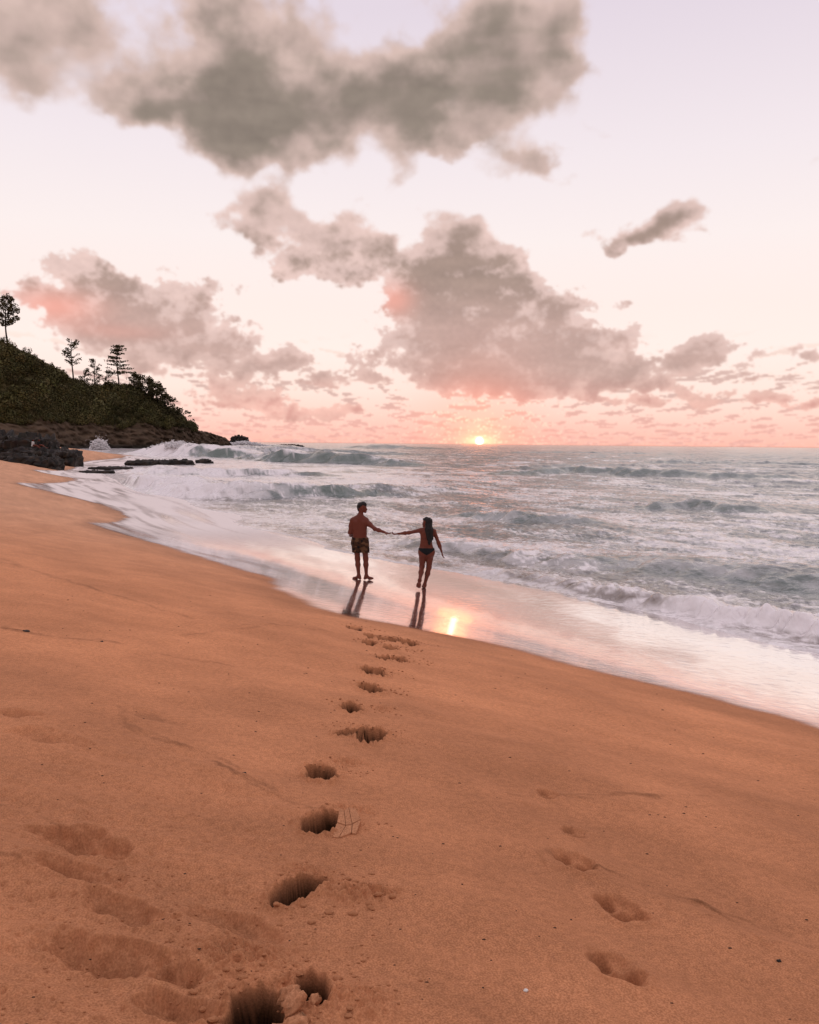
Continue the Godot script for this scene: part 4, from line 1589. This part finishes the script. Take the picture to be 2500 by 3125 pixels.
func hand(l: PackedFloat32Array, wrist: Vector3, dir: Vector3, palm_down: Vector3, curl: float, size: float) -> void:
	# palm, four unequal fingers bent at the knuckles, and a thumb from the side of the palm
	dir = dir.normalized()
	var side := dir.cross(palm_down).normalized()
	var down := side.cross(dir).normalized()
	var knuckle := wrist + dir * 0.085 * size
	for k in 4:
		var o := (k - 1.5) * 0.0185 * size
		bone(l, wrist + side * o * 0.55, knuckle + side * o, 0.016 * size, 0.0125 * size)
		var long: float = [0.068, 0.078, 0.074, 0.058][k] * size
		var a := knuckle + side * o
		var d1 := dir.rotated(side, -curl * 0.5)
		var b := a + d1 * long * 0.5
		var d2 := dir.rotated(side, -curl * 1.2)
		var c := b + d2 * long * 0.33
		var d3 := dir.rotated(side, -curl * 1.8)
		bone(l, a, b, 0.0098 * size, 0.0090 * size)
		bone(l, b, c, 0.0090 * size, 0.0082 * size)
		bone(l, c, c + d3 * long * 0.25, 0.0082 * size, 0.0072 * size)
	var t0 := wrist + dir * 0.028 * size - side * 0.026 * size
	var t1 := t0 + (dir * 0.75 - side * 0.6 + down * 0.25).normalized() * 0.042 * size
	var t2 := t1 + (dir * 0.95 - side * 0.15 + down * 0.35).normalized() * 0.030 * size
	bone(l, t0, t1, 0.0135 * size, 0.0105 * size)
	bone(l, t1, t2, 0.0105 * size, 0.0085 * size)


func foot(l: PackedFloat32Array, ankle: Vector3, toe_dir: Vector3, sole: Vector3, size: float) -> void:
	toe_dir = toe_dir.normalized()
	var side := toe_dir.cross(sole).normalized()
	var heel := ankle - toe_dir * 0.045 * size + sole * 0.050 * size
	bone(l, ankle, heel, 0.036 * size, 0.030 * size)
	bone(l, ankle + sole * 0.015 * size, ankle + toe_dir * 0.10 * size + sole * 0.052 * size, 0.036 * size, 0.026 * size)
	for k in 5:
		var o := (k - 2.0) * 0.017 * size
		var a := ankle + toe_dir * 0.09 * size + side * o + sole * 0.060 * size
		bone(l, a, a + toe_dir * (0.072 - 0.007 * absf(k - 1.0)) * size + side * o * 0.3, 0.017 * size, 0.011 * size)


func make_people() -> void:
	# the man, seen from behind, his head turned to the woman
	var at_m := Vector3(-1.09, 0.0, -19.6)
	at_m.y = base_ground(at_m.x, at_m.z) + 0.006
	var man := root_at("person", at_m)
	tag(man, "bare-backed man in patterned shorts reaching out his hand to the woman", "person", "couple holding hands on the wet sand")
	var meet := Vector3(-0.432, 1.30, -19.15) - at_m
	var b := PackedFloat32Array()
	bone(b, Vector3(-0.06, 1.40, 0.0), Vector3(-0.055, 1.00, 0.0), 0.105, 0.112)
	bone(b, Vector3(-0.158, 1.345, 0.005), Vector3(-0.128, 1.10, 0.0), 0.092, 0.090)
	bone(b, Vector3(0.035, 1.355, 0.005), Vector3(0.012, 1.10, 0.0), 0.090, 0.088)
	bone(b, Vector3(-0.118, 1.10, 0.0), Vector3(-0.122, 0.95, 0.0), 0.090, 0.095)
	bone(b, Vector3(0.008, 1.10, 0.0), Vector3(0.015, 0.95, 0.0), 0.088, 0.095)
	bone(b, Vector3(-0.13, 0.90, 0.0), Vector3(0.03, 0.90, 0.0), 0.110, 0.110)
	bone(b, Vector3(-0.12, 0.86, 0.045), Vector3(-0.12, 0.84, 0.04), 0.085, 0.08)
	bone(b, Vector3(0.02, 0.86, 0.045), Vector3(0.02, 0.84, 0.04), 0.085, 0.08)
	# shoulder blades and spine furrow come from the gaps between these
	bone(b, Vector3(-0.15, 1.33, 0.055), Vector3(-0.13, 1.22, 0.05), 0.055, 0.045)
	bone(b, Vector3(0.03, 1.33, 0.055), Vector3(0.01, 1.22, 0.05), 0.055, 0.045)
	bone(b, Vector3(-0.055, 1.49, 0.01), Vector3(-0.205, 1.405, 0.01), 0.050, 0.056)
	bone(b, Vector3(-0.050, 1.49, 0.01), Vector3(0.075, 1.405, 0.01), 0.050, 0.056)
	bone(b, Vector3(-0.055, 1.44, 0.0), Vector3(-0.028, 1.60, 0.0), 0.062, 0.055)
	bone(b, Vector3(-0.228, 1.375, 0.0), Vector3(-0.258, 1.26, 0.005), 0.062, 0.052)
	bone(b, Vector3(-0.258, 1.26, 0.005), Vector3(-0.285, 1.10, 0.01), 0.052, 0.041)
	bone(b, Vector3(-0.285, 1.10, 0.01), Vector3(-0.265, 1.03, -0.10), 0.042, 0.040)
	bone(b, Vector3(-0.265, 1.03, -0.10), Vector3(-0.215, 0.97, -0.24), 0.040, 0.027)
	var elbow := Vector3(0.300, 1.205, 0.16)
	var wrist_m := meet + (elbow - meet).normalized() * 0.145
	bone(b, Vector3(0.092, 1.372, 0.0), Vector3(0.17, 1.30, 0.06), 0.062, 0.053)
	bone(b, Vector3(0.17, 1.30, 0.06), elbow, 0.053, 0.041)
	bone(b, elbow, elbow.lerp(wrist_m, 0.35), 0.041, 0.041)
	bone(b, elbow.lerp(wrist_m, 0.35), wrist_m, 0.041, 0.026)
	for s in [0, 1]:
		var hip := Vector3(-0.137 if s == 0 else 0.043, 0.89, 0.0)
		var knee := Vector3(-0.108 if s == 0 else 0.083, 0.49, -0.015)
		var ankle := Vector3(-0.074 if s == 0 else 0.102, 0.085, 0.02)
		bone(b, hip, knee, 0.090, 0.058)
		bone(b, knee, knee.lerp(ankle, 0.34) + Vector3(0, 0, 0.018), 0.055, 0.056)
		bone(b, knee.lerp(ankle, 0.34) + Vector3(0, 0, 0.018), ankle, 0.054, 0.034)
		foot(b, ankle, Vector3(-0.75 if s == 0 else 0.85, 0, -0.62), Vector3.DOWN, 1.0)
	var h := PackedFloat32Array()
	bone(h, Vector3(-0.035, 1.57, 0.0), Vector3(-0.020, 1.66, 0.0), 0.054, 0.07)
	bone(h, Vector3(-0.022, 1.695, 0.0), Vector3(0.0, 1.70, 0.0), 0.088, 0.086)
	bone(h, Vector3(0.018, 1.665, -0.004), Vector3(0.052, 1.598, -0.008), 0.064, 0.036)
	bone(h, Vector3(0.068, 1.580, -0.010), Vector3(0.066, 1.592, -0.010), 0.024, 0.026)
	bone(h, Vector3(0.082, 1.672, -0.010), Vector3(0.103, 1.643, -0.011), 0.011, 0.015)
	bone(h, Vector3(0.084, 1.618, -0.010), Vector3(0.086, 1.606, -0.010), 0.012, 0.012)
	bone(h, Vector3(0.070, 1.695, -0.035), Vector3(0.072, 1.695, 0.020), 0.016, 0.016)
	bone(h, Vector3(-0.004, 1.672, 0.082), Vector3(-0.008, 1.640, 0.078), 0.017, 0.011)
	bone(h, Vector3(0.008, 1.672, -0.086), Vector3(0.004, 1.640, -0.082), 0.017, 0.011)
	var hm := PackedFloat32Array()
	hand(hm, wrist_m, meet - elbow, Vector3(0.15, -1, 0.1), 0.55, 1.05)
	hand(hm, Vector3(-0.215, 0.97, -0.24), Vector3(0.6, -0.5, -0.6), Vector3(0.6, 0.2, 0.5), 0.5, 1.05)
	put("body", merged([net(b, 0.045, 0.011, []), net(h, 0.022, 0.005, []), net(hm, 0.008, 0.0045, [])]), M.skin, man)
	var hair := PackedFloat32Array()
	bone(hair, Vector3(-0.030, 1.725, 0.0), Vector3(0.022, 1.745, 0.0), 0.088, 0.074)
	bone(hair, Vector3(0.02, 1.765, 0.0), Vector3(0.066, 1.752, -0.01), 0.050, 0.030)
	bone(hair, Vector3(-0.060, 1.690, 0.0), Vector3(-0.070, 1.630, 0.0), 0.066, 0.045)
	put("hair", net(hair, 0.03, 0.005, [], 0.010), M.hair, man)
	for s in [-1.0, 1.0]:
		var eye := SphereMesh.new()
		eye.radius = 0.011
		eye.height = 0.022
		eye.radial_segments = 10
		eye.rings = 6
		put("eye", eye, M.eye, man).position = Vector3(0.076, 1.672, -0.010 + s * 0.030)
	var sh := PackedFloat32Array()
	bone(sh, Vector3(-0.128, 0.94, 0.005), Vector3(0.030, 0.94, 0.005), 0.118, 0.118)
	bone(sh, Vector3(-0.130, 0.86, 0.02), Vector3(0.030, 0.86, 0.02), 0.124, 0.124)
	bone(sh, Vector3(-0.140, 0.86, 0.01), Vector3(-0.125, 0.60, 0.0), 0.112, 0.104)
	bone(sh, Vector3(0.045, 0.86, 0.01), Vector3(0.072, 0.60, 0.0), 0.112, 0.104)
	var camo := func(p: Vector3) -> Color:
		var a := nz.get_noise_3d(p.x * 7.0, p.y * 9.0, p.z * 7.0)
		var e := nz.get_noise_3d(p.x * 13.0 + 5.0, p.y * 15.0, p.z * 13.0)
		if a > 0.18:
			return Color(0.13, 0.064, 0.032)
		if e > 0.30:
			return Color(0.012, 0.010, 0.008)
		return Color(0.055, 0.026, 0.014)
	var shorts := put("shorts", net(sh, 0.03, 0.009, [Plane(Vector3.UP, 0.990), Plane(Vector3.DOWN, -0.635)], 0.008, camo), M.tinted, man)
	tag(shorts, "tan and dark brown camouflage swim shorts")

	# the woman, in mid-step, her face turned to the man
	var at_w := Vector3(0.34, 0.0, -18.85)
	at_w.y = base_ground(at_w.x, at_w.z) + 0.006
	var wom := root_at("person", at_w)
	tag(wom, "long-haired woman in a dark bikini walking barefoot beside the man", "person", "couple holding hands on the wet sand")
	meet = Vector3(-0.405, 1.298, -19.13) - at_w
	b = PackedFloat32Array()
	bone(b, Vector3(0.050, 1.27, 0.0), Vector3(0.040, 1.00, 0.0), 0.088, 0.088)
	bone(b, Vector3(-0.022, 1.235, 0.0), Vector3(-0.002, 1.08, 0.0), 0.078, 0.075)
	bone(b, Vector3(0.128, 1.225, 0.0), Vector3(0.092, 1.08, 0.0), 0.078, 0.075)
	bone(b, Vector3(-0.012, 1.06, 0.0), Vector3(-0.026, 0.92, 0.0), 0.074, 0.084)
	bone(b, Vector3(0.086, 1.06, 0.0), Vector3(0.112, 0.92, 0.0), 0.074, 0.084)
	bone(b, Vector3(-0.038, 0.845, 0.0), Vector3(0.138, 0.835, 0.0), 0.096, 0.098)
	bone(b, Vector3(-0.030, 0.825, 0.055), Vector3(-0.036, 0.795, 0.050), 0.084, 0.084)
	bone(b, Vector3(0.128, 0.820, 0.055), Vector3(0.132, 0.790, 0.050), 0.086, 0.086)
	bone(b, Vector3(-0.012, 1.185, -0.075), Vector3(-0.012, 1.175, -0.085), 0.058, 0.056)
	bone(b, Vector3(0.112, 1.180, -0.075), Vector3(0.112, 1.170, -0.085), 0.058, 0.056)
	bone(b, Vector3(0.050, 1.355, 0.01), Vector3(-0.085, 1.305, 0.0), 0.040, 0.046)
	bone(b, Vector3(0.055, 1.355, 0.01), Vector3(0.200, 1.290, 0.0), 0.040, 0.046)
	bone(b, Vector3(0.050, 1.30, 0.0), Vector3(0.050, 1.43, 0.0), 0.050, 0.045)
	elbow = Vector3(-0.345, 1.235, -0.14)
	var wrist_w := meet + (elbow - meet).normalized() * 0.150
	bone(b, Vector3(-0.092, 1.305, 0.0), elbow, 0.048, 0.036)
	bone(b, elbow, elbow.lerp(wrist_w, 0.35), 0.037, 0.036)
	bone(b, elbow.lerp(wrist_w, 0.35), wrist_w, 0.036, 0.022)
	bone(b, Vector3(0.212, 1.285, 0.0), Vector3(0.315, 1.03, 0.03), 0.048, 0.036)
	bone(b, Vector3(0.315, 1.03, 0.03), Vector3(0.340, 0.96, 0.015), 0.037, 0.035)
	bone(b, Vector3(0.340, 0.96, 0.015), Vector3(0.388, 0.825, -0.02), 0.035, 0.022)
	# standing leg
	bone(b, Vector3(0.130, 0.80, 0.0), Vector3(0.108, 0.475, -0.02), 0.094, 0.055)
	bone(b, Vector3(0.108, 0.475, -0.02), Vector3(0.078, 0.335, 0.005), 0.052, 0.053)
	bone(b, Vector3(0.078, 0.335, 0.005), Vector3(0.015, 0.085, 0.0), 0.052, 0.032)
	foot(b, Vector3(0.015, 0.082, 0.0), Vector3(-0.1, 0, -1), Vector3.DOWN, 0.9)
	# the leg that swings forward from behind, heel up
	bone(b, Vector3(-0.036, 0.80, 0.0), Vector3(-0.050, 0.490, -0.03), 0.094, 0.055)
	bone(b, Vector3(-0.050, 0.490, -0.03), Vector3(-0.068, 0.375, 0.085), 0.052, 0.053)
	bone(b, Vector3(-0.068, 0.375, 0.085), Vector3(-0.100, 0.215, 0.245), 0.052, 0.032)
	foot(b, Vector3(-0.100, 0.215, 0.245), Vector3(-0.15, -1, 0.12), Vector3(-0.1, 0.12, 1), 0.9)
	h = PackedFloat32Array()
	bone(h, Vector3(0.050, 1.40, 0.0), Vector3(0.050, 1.46, 0.0), 0.045, 0.058)
	bone(h, Vector3(0.060, 1.495, 0.0), Vector3(0.042, 1.50, 0.0), 0.080, 0.078)
	bone(h, Vector3(0.026, 1.468, 0.0), Vector3(-0.006, 1.408, -0.008), 0.056, 0.031)
	bone(h, Vector3(-0.018, 1.393, -0.010), Vector3(-0.016, 1.402, -0.010), 0.020, 0.022)
	bone(h, Vector3(-0.028, 1.470, -0.012), Vector3(-0.046, 1.446, -0.013), 0.009, 0.012)
	bone(h, Vector3(-0.032, 1.422, -0.012), Vector3(-0.033, 1.412, -0.012), 0.011, 0.011)
	bone(h, Vector3(-0.020, 1.490, -0.038), Vector3(-0.020, 1.490, 0.014), 0.013, 0.013)
	hm = PackedFloat32Array()
	hand(hm, wrist_w, meet - elbow, Vector3(-0.1, -1, -0.15), 0.8, 0.92)
	hand(hm, Vector3(0.388, 0.825, -0.02), Vector3(0.25, -1, -0.05), Vector3(-1, -0.2, 0.2), 0.35, 0.92)
	put("body", merged([net(b, 0.042, 0.011, []), net(h, 0.020, 0.005, []), net(hm, 0.008, 0.0045, [])]), M.skin, wom)
	hair = PackedFloat32Array()
	bone(hair, Vector3(0.070, 1.520, 0.010), Vector3(0.030, 1.545, 0.0), 0.086, 0.060)
	bone(hair, Vector3(0.085, 1.500, 0.03), Vector3(0.098, 1.33, 0.085), 0.082, 0.078)
	bone(hair, Vector3(0.098, 1.33, 0.085), Vector3(0.118, 1.15, 0.100), 0.078, 0.066)
	bone(hair, Vector3(0.118, 1.15, 0.100), Vector3(0.108, 1.015, 0.105), 0.062, 0.022)
	put("hair", net(hair, 0.04, 0.006, [], 0.022), M.hair, wom)
	for s in [-1.0, 1.0]:
		var eye := SphereMesh.new()
		eye.radius = 0.0105
		eye.height = 0.021
		eye.radial_segments = 10
		eye.rings = 6
		put("eye", eye, M.eye, wom).position = Vector3(-0.022, 1.472, -0.012 + s * 0.028)
	var bk := PackedFloat32Array()
	bone(bk, Vector3(-0.026, 0.92, 0.0), Vector3(0.112, 0.92, 0.0), 0.090, 0.090)
	bone(bk, Vector3(-0.038, 0.845, 0.0), Vector3(0.138, 0.835, 0.0), 0.101, 0.103)
	bone(bk, Vector3(-0.030, 0.825, 0.055), Vector3(-0.036, 0.795, 0.050), 0.089, 0.089)
	bone(bk, Vector3(0.128, 0.820, 0.055), Vector3(0.132, 0.790, 0.050), 0.091, 0.091)
	var mid_x := 0.049
	put("bikini_bottom", net(bk, 0.042, 0.008, [Plane(Vector3.UP, 0.915), Plane(Vector3(0.68, -1, 0).normalized(), (0.68 * mid_x - 0.755) / sqrt(1.0 + 0.4624)), Plane(Vector3(-0.68, -1, 0).normalized(), (-0.68 * mid_x - 0.755) / sqrt(1.0 + 0.4624))]), M.bikini, wom)
	var sb := PackedFloat32Array()
	bone(sb, Vector3(0.050, 1.27, 0.0), Vector3(0.040, 1.00, 0.0), 0.092, 0.092)
	bone(sb, Vector3(-0.022, 1.235, 0.0), Vector3(-0.002, 1.08, 0.0), 0.082, 0.079)
	bone(sb, Vector3(0.128, 1.225, 0.0), Vector3(0.092, 1.08, 0.0), 0.082, 0.079)
	put("bikini_strap", net(sb, 0.042, 0.007, [Plane(Vector3.UP, 1.135), Plane(Vector3.DOWN, -1.112)]), M.strap, wom)


func make_seated_pair() -> void:
	for k in 2:
		var x := -39.95 + k * 0.42
		var z := -90.2 - k * 0.45
		var y := top_of(seat_rock, x, z)
		var o := root_at("person", Vector3(x, y, z))
		tag(o, ["person in a white shirt sitting on the lava rock, legs stretched out", "person in dark clothes sitting close behind the one in white"][k], "person", "two people sitting on the lava rock")
		var t := PackedFloat32Array()
		bone(t, Vector3(0, 0.12, -0.08), Vector3(0, 0.12, 0.08), 0.12, 0.12)
		bone(t, Vector3(0.0, 0.14, 0), Vector3(0.03, 0.46, 0), 0.13, 0.13)
		bone(t, Vector3(0.03, 0.50, -0.15), Vector3(0.03, 0.50, 0.15), 0.068, 0.068)
		bone(t, Vector3(0.03, 0.50, 0.17), Vector3(0.10, 0.24, 0.20), 0.058, 0.05)
		bone(t, Vector3(0.03, 0.50, -0.17), Vector3(0.10, 0.24, -0.20), 0.058, 0.05)
		var b := PackedFloat32Array()
		bone(b, Vector3(0.03, 0.50, 0), Vector3(0.05, 0.64, 0), 0.055, 0.052)
		bone(b, Vector3(0.055, 0.72, 0), Vector3(0.075, 0.70, 0), 0.092, 0.085)
		bone(b, Vector3(0.10, 0.68, 0), Vector3(0.11, 0.64, 0), 0.05, 0.035)
		bone(b, Vector3(0.155, 0.70, 0), Vector3(0.165, 0.68, 0), 0.012, 0.015)
		for s in [-1.0, 1.0]:
			bone(b, Vector3(0.02, 0.12, 0.09 * s), Vector3(0.44, 0.16, 0.11 * s), 0.085, 0.06)
			bone(b, Vector3(0.44, 0.16, 0.11 * s), Vector3(0.78, -0.10, 0.12 * s), 0.056, 0.036)
			bone(b, Vector3(0.78, -0.10, 0.12 * s), Vector3(0.96, -0.12, 0.14 * s), 0.038, 0.028)
			bone(b, Vector3(0.10, 0.24, 0.20 * s), Vector3(0.32, 0.22, 0.12 * s), 0.042, 0.03)
		var hm := PackedFloat32Array()
		for s in [-1.0, 1.0]:
			hand(hm, Vector3(0.32, 0.22, 0.12 * s), Vector3(1, -0.1, -0.2 * s), Vector3.DOWN, 0.4, 1.0)
		put("body", merged([net(b, 0.03, 0.013, []), net(hm, 0.008, 0.006, [])]), M.skin, o)
		var shirt := put("shirt", net(t, 0.04, 0.014, []), M.white_cloth if k == 0 else M.dark_cloth, o)
		tag(shirt, ["white shirt", "dark shirt"][k])
		var hr := PackedFloat32Array()
		bone(hr, Vector3(0.045, 0.745, 0), Vector3(0.075, 0.765, 0), 0.092, 0.075)
		bone(hr, Vector3(0.0, 0.72, 0), Vector3(-0.01, 0.66, 0), 0.06, 0.05)
		put("hair", net(hr, 0.03, 0.012, [], 0.01), M.hair, o)


# ---------------------------------------------------------------- small things on the sand

func ground_at(x: float, z: float) -> float:
	var prints := PackedInt32Array()
	for k in PRINTS.size() / 7:
		if Vector2(PRINTS[k * 7] - x, PRINTS[k * 7 + 1] - z).length() < 0.62:
			prints.append(k)
	var out := PackedFloat32Array([0.0, 0.0, 0.0])
	sand_at(x, z, prints, PackedInt32Array(), 0.01, out)
	return out[0]


func lump_mesh(seed_n: int, rough: float) -> ArrayMesh:
	var s := SphereMesh.new()
	s.radius = 1.0
	s.height = 2.0
	s.radial_segments = 14
	s.rings = 8
	var a := s.get_mesh_arrays()
	var v: PackedVector3Array = a[Mesh.ARRAY_VERTEX]
	for i in v.size():
		var p := v[i]
		v[i] = p * (1.0 + rough * nf.get_noise_3d(p.x * 1.1 + seed_n * 5.0, p.y * 1.1, p.z * 1.1) + 0.4 * rough * nf.get_noise_3d(p.x * 3.0, p.y * 3.0 + seed_n, p.z * 3.0))
	a[Mesh.ARRAY_VERTEX] = v
	var m := ArrayMesh.new()
	m.add_surface_from_arrays(Mesh.PRIMITIVE_TRIANGLES, a)
	var st := SurfaceTool.new()
	st.create_from(m, 0)
	st.generate_normals()
	return st.commit()


func plate(pts: Array, thick: float) -> ArrayMesh:
	# a slab with an outline, its upper edge chamfered
	var st := SurfaceTool.new()
	st.begin(Mesh.PRIMITIVE_TRIANGLES)
	st.set_smooth_group(-1)
	var mid := Vector3.ZERO
	for p in pts:
		mid += p / pts.size()
	var n := pts.size()
	for i in n:
		var a: Vector3 = pts[i]
		var b: Vector3 = pts[(i + 1) % n]
		var ai := a.lerp(mid, 0.05)
		var bi := b.lerp(mid, 0.05)
		var low := Vector3(0, -thick * 0.3, 0)
		var base := Vector3(0, -thick, 0)
		for q in [mid, ai, bi, ai, a + low, bi, bi, a + low, b + low, a + low, a + base, b + low, b + low, a + base, b + base]:
			st.set_uv(Vector2(q.x, q.z))
			st.add_vertex(q)
	st.generate_normals()
	return st.commit()


func make_sand_bits() -> void:
	var rng := RandomNumberGenerator.new()
	rng.seed = 900
	# crumbs kicked out of the prints
	var spots: Array[Transform3D] = []
	for k in PRINTS.size() / 7:
		var kind := int(PRINTS[k * 7 + 6])
		if kind != 0:
			continue
		var c := Vector2(PRINTS[k * 7], PRINTS[k * 7 + 1])
		for q in 30:
			var a := rng.randf_range(-2.6, 0.5)
			var rr := 0.12 + 0.20 * pow(rng.randf(), 1.4)
			var x := c.x + cos(a) * rr * 1.2 + 0.03
			var z := c.y + sin(a) * rr
			var sc := rng.randf_range(0.0018, 0.0062) * (1.0 if c.y > -6.0 else 1.5)
			var bs := Basis(Vector3(rng.randfn(), rng.randfn(), rng.randfn()).normalized(), rng.randf() * TAU).scaled(Vector3(sc * rng.randf_range(0.8, 1.6), sc * 0.7, sc))
			spots.append(Transform3D(bs, Vector3(x, ground_at(x, z) + sc * 0.3, z)))
	for q in 320:
		var x := rng.randf_range(-1.3, -0.05)
		var z := rng.randf_range(-3.6, -2.3)
		var sc := rng.randf_range(0.0015, 0.005)
		spots.append(Transform3D(Basis.from_scale(Vector3(sc * 1.3, sc * 0.7, sc)), Vector3(x, ground_at(x, z) + sc * 0.3, z)))
	for q in 60:
		var c := Vector2(-0.46, -2.68) if q % 3 else Vector2(-0.33, -3.43)
		var a := rng.randf() * TAU
		var rr := rng.randf_range(0.13, 0.30)
		var x := c.x + cos(a) * rr
		var z := c.y + sin(a) * rr
		var sc := rng.randf_range(0.006, 0.014)
		spots.append(Transform3D(Basis(Vector3(rng.randfn(), rng.randfn(), rng.randfn()).normalized(), rng.randf() * TAU).scaled(Vector3(sc * 1.3, sc * 0.7, sc)), Vector3(x, ground_at(x, z) + sc * 0.2, z)))
	scatter("sand_crumbs", lump_mesh(3, 0.5), M.crumb, spots, PackedColorArray(), "loose crumbs of darker sand kicked out round the footprints")
	# dark specks of debris over the beach
	var specks: Array[Transform3D] = []
	for q in 240:
		var r := 2.3 + 11.0 * pow(rng.randf(), 1.3)
		var a := rng.randf_range(-0.5, 0.5)
		var x := r * sin(a)
		var z := -r * cos(a)
		var u := x * UX + z * UZ
		if shore(u) - (x * SX + z * SZ) < at(wet_t, u, -40.0, 0.1) + 0.2:
			continue
		var sc := rng.randf_range(0.0015, 0.0034) * sqrt(r / 3.0)
		specks.append(Transform3D(Basis(Vector3.UP, rng.randf_range(-0.6, 0.6)).scaled(Vector3(sc * rng.randf_range(1.2, 2.6), sc * 0.6, sc)), Vector3(x, ground_at(x, z) + sc * 0.2, z)))
	scatter("beach_specks", lump_mesh(5, 0.4), M.speck, specks, PackedColorArray(), "small dark specks of debris strewn over the dry sand")

	# a flat crust of sand lifted and cracked beside the second print
	var crust := root_at("sand_crust", Vector3(-0.30, ground_at(-0.27, -4.18) + 0.024, -4.17))
	crust.rotation = Vector3(0.10, 0, -0.06)
	tag(crust, "cracked flat crust of sand lifted beside a deep footprint", "sand crust")
	var rows := 2
	var cols := 3
	rng.seed = 12
	var pts := []
	for j in rows + 1:
		for i in cols + 1:
			var fx := float(i) / cols + rng.randf_range(-0.11, 0.11)
			var fz := float(j) / rows + rng.randf_range(-0.14, 0.14)
			var left := Vector3(-0.06, 0, lerpf(-0.15, 0.14, fz))
			var right := Vector3(0.085, 0, lerpf(-0.13, 0.09, fz))
			var p := left.lerp(right, fx)
			p.x -= 0.035 * pow(2.0 * fz - 1.0, 2.0) * fx
			p.y = 0.004 * rng.randf()
			pts.append(p)
	for j in rows:
		for i in cols:
			if (j == 0 and i == 0) or (j == 1 and i == 2) or (j == 2 and i == 1):
				pass
			var q := [pts[j * (cols + 1) + i], pts[j * (cols + 1) + i + 1], pts[(j + 1) * (cols + 1) + i + 1], pts[(j + 1) * (cols + 1) + i]]
			var m := Vector3.ZERO
			for p in q:
				m += p * 0.25
			for e in 4:
				q[e] = (q[e] as Vector3).lerp(m, 0.03)
			put("crust_piece", plate(q, 0.034), M.clod, crust)

	# broken clods standing between the two nearest holes
	var clods := [[-0.385, -2.700, 0.040, 0.030, 0.024, 0.5, "upright wedge of broken sand between the two nearest footprints"], [-0.362, -2.635, 0.046, 0.026, 0.030, 1.1, "long clod of sand leaning into the nearest hole"], [-0.398, -2.585, 0.040, 0.028, 0.026, -0.4, "cracked clod lowest of those between the two nearest footprints"], [-0.345, -2.560, 0.050, 0.018, 0.034, 0.2, "flat slab of crust on the rim of the nearest hole"], [-0.300, -2.690, 0.022, 0.016, 0.016, 0.9, "small pale clod inside the smaller nearest hole"]]
	for k in clods.size():
		var d: Array = clods[k]
		var o := put("sand_clod", lump_mesh(20 + k, 0.75), M.clod)
		o.scale = Vector3(d[2], d[3], d[4])
		o.rotation = Vector3(0.2 * k, d[5], 0.3)
		var y := ground_at(d[0], d[1])
		o.position = Vector3(d[0], maxf(y, base_ground(d[0], d[1]) - 0.05) + float(d[3]) * 0.35, d[1])
		tag(o, d[6], "sand clod", "clods between the two nearest footprints")

	var stones := [[1.515, -3.29, 0.007, "dark pebble alone on the smooth sand seaward of the shallow prints", "pebble"], [0.43, -2.87, 0.0065, "tiny white shell chip on the sand near the lowest shallow print", "shell"], [-3.79, -8.31, 0.022, "dark lump of debris on the old wash line", "debris"], [-3.00, -8.18, 0.016, "smaller dark bit of debris seaward along the old wash line", "debris"], [-0.94, -4.77, 0.009, "dark twig bit on the thin seam above the footprints", "debris"]]
	for k in stones.size():
		var d: Array = stones[k]
		var called: String = {"pebble": "pebble", "shell": "shell_chip", "debris": "debris_lump"}[d[4]]
		var o := put(called, lump_mesh(40 + k, 0.6), M.shell if d[4] == "shell" else M.pebble)
		var r: float = d[2]
		o.scale = Vector3(r * 1.4, r * 0.8, r)
		o.position = Vector3(d[0], ground_at(d[0], d[1]) + r * 0.35, d[1])
		tag(o, d[3], d[4])


func plume(called: String, spine: PackedVector3Array, count: int, radii: Vector3, drop: float, seed_n: int, label: String) -> void:
	# a burst of white water: clots packed in a dome, thinning to drops at its outside
	var rng := RandomNumberGenerator.new()
	rng.seed = seed_n
	var places: Array[Transform3D] = []
	for k in count:
		var f := rng.randf() * (spine.size() - 1)
		var i := mini(int(f), spine.size() - 2)
		var p := spine[i].lerp(spine[i + 1], f - i)
		var d := Vector3(rng.randfn(), absf(rng.randfn()), rng.randfn()).normalized()
		var lump := 1.0 + 0.45 * nz.get_noise_3d(d.x * 1.6 + p.x * 0.3, d.y * 1.6 + seed_n, d.z * 1.6)
		var r := pow(rng.randf(), 0.55)
		if rng.randf() < 0.28:
			r *= rng.randf_range(1.0, 1.45)
		var ends := sin(PI * clampf(f / (spine.size() - 1) * 0.9 + 0.05, 0.0, 1.0))
		var q := p + d * radii * r * lump * lerpf(0.35, 1.0, ends)
		var s := drop * rng.randf_range(0.6, 1.1) * lerpf(1.25, 0.28, sstep(0.75, 1.15, r))
		places.append(Transform3D(Basis(Vector3(rng.randfn(), rng.randfn(), rng.randfn()).normalized(), rng.randf() * TAU).scaled(Vector3(s, s * rng.randf_range(0.6, 1.0), s)), q))
	scatter(called, lump_mesh(seed_n, 0.6), M.spray, places, PackedColorArray(), label)


func make_spray() -> void:
	plume("spray_burst", PackedVector3Array([Vector3(-110.5, 0.0, -299), Vector3(-109.0, 0.2, -298.5), Vector3(-107.0, 0.0, -298)]), 1700, Vector3(3.0, 4.2, 2.4), 0.30, 61, "round white burst of spray where surf hits the rocks below the cliff")
	plume("crest_spray", PackedVector3Array([Vector3(-64.0, 0.6, -207), Vector3(-58.0, 1.3, -200), Vector3(-53.0, 2.0, -194), Vector3(-47.0, 1.7, -186.5)]), 2600, Vector3(1.9, 1.5, 1.6), 0.26, 62, "white spray thrown up along the breaking crest of the big wave")
	plume("far_spray", PackedVector3Array([Vector3(-112.0, 0.4, -505), Vector3(-96.0, 2.0, -491), Vector3(-80.0, 0.6, -481)]), 1200, Vector3(3.0, 2.2, 2.0), 0.45, 63, "white water breaking far out below the sea stack")
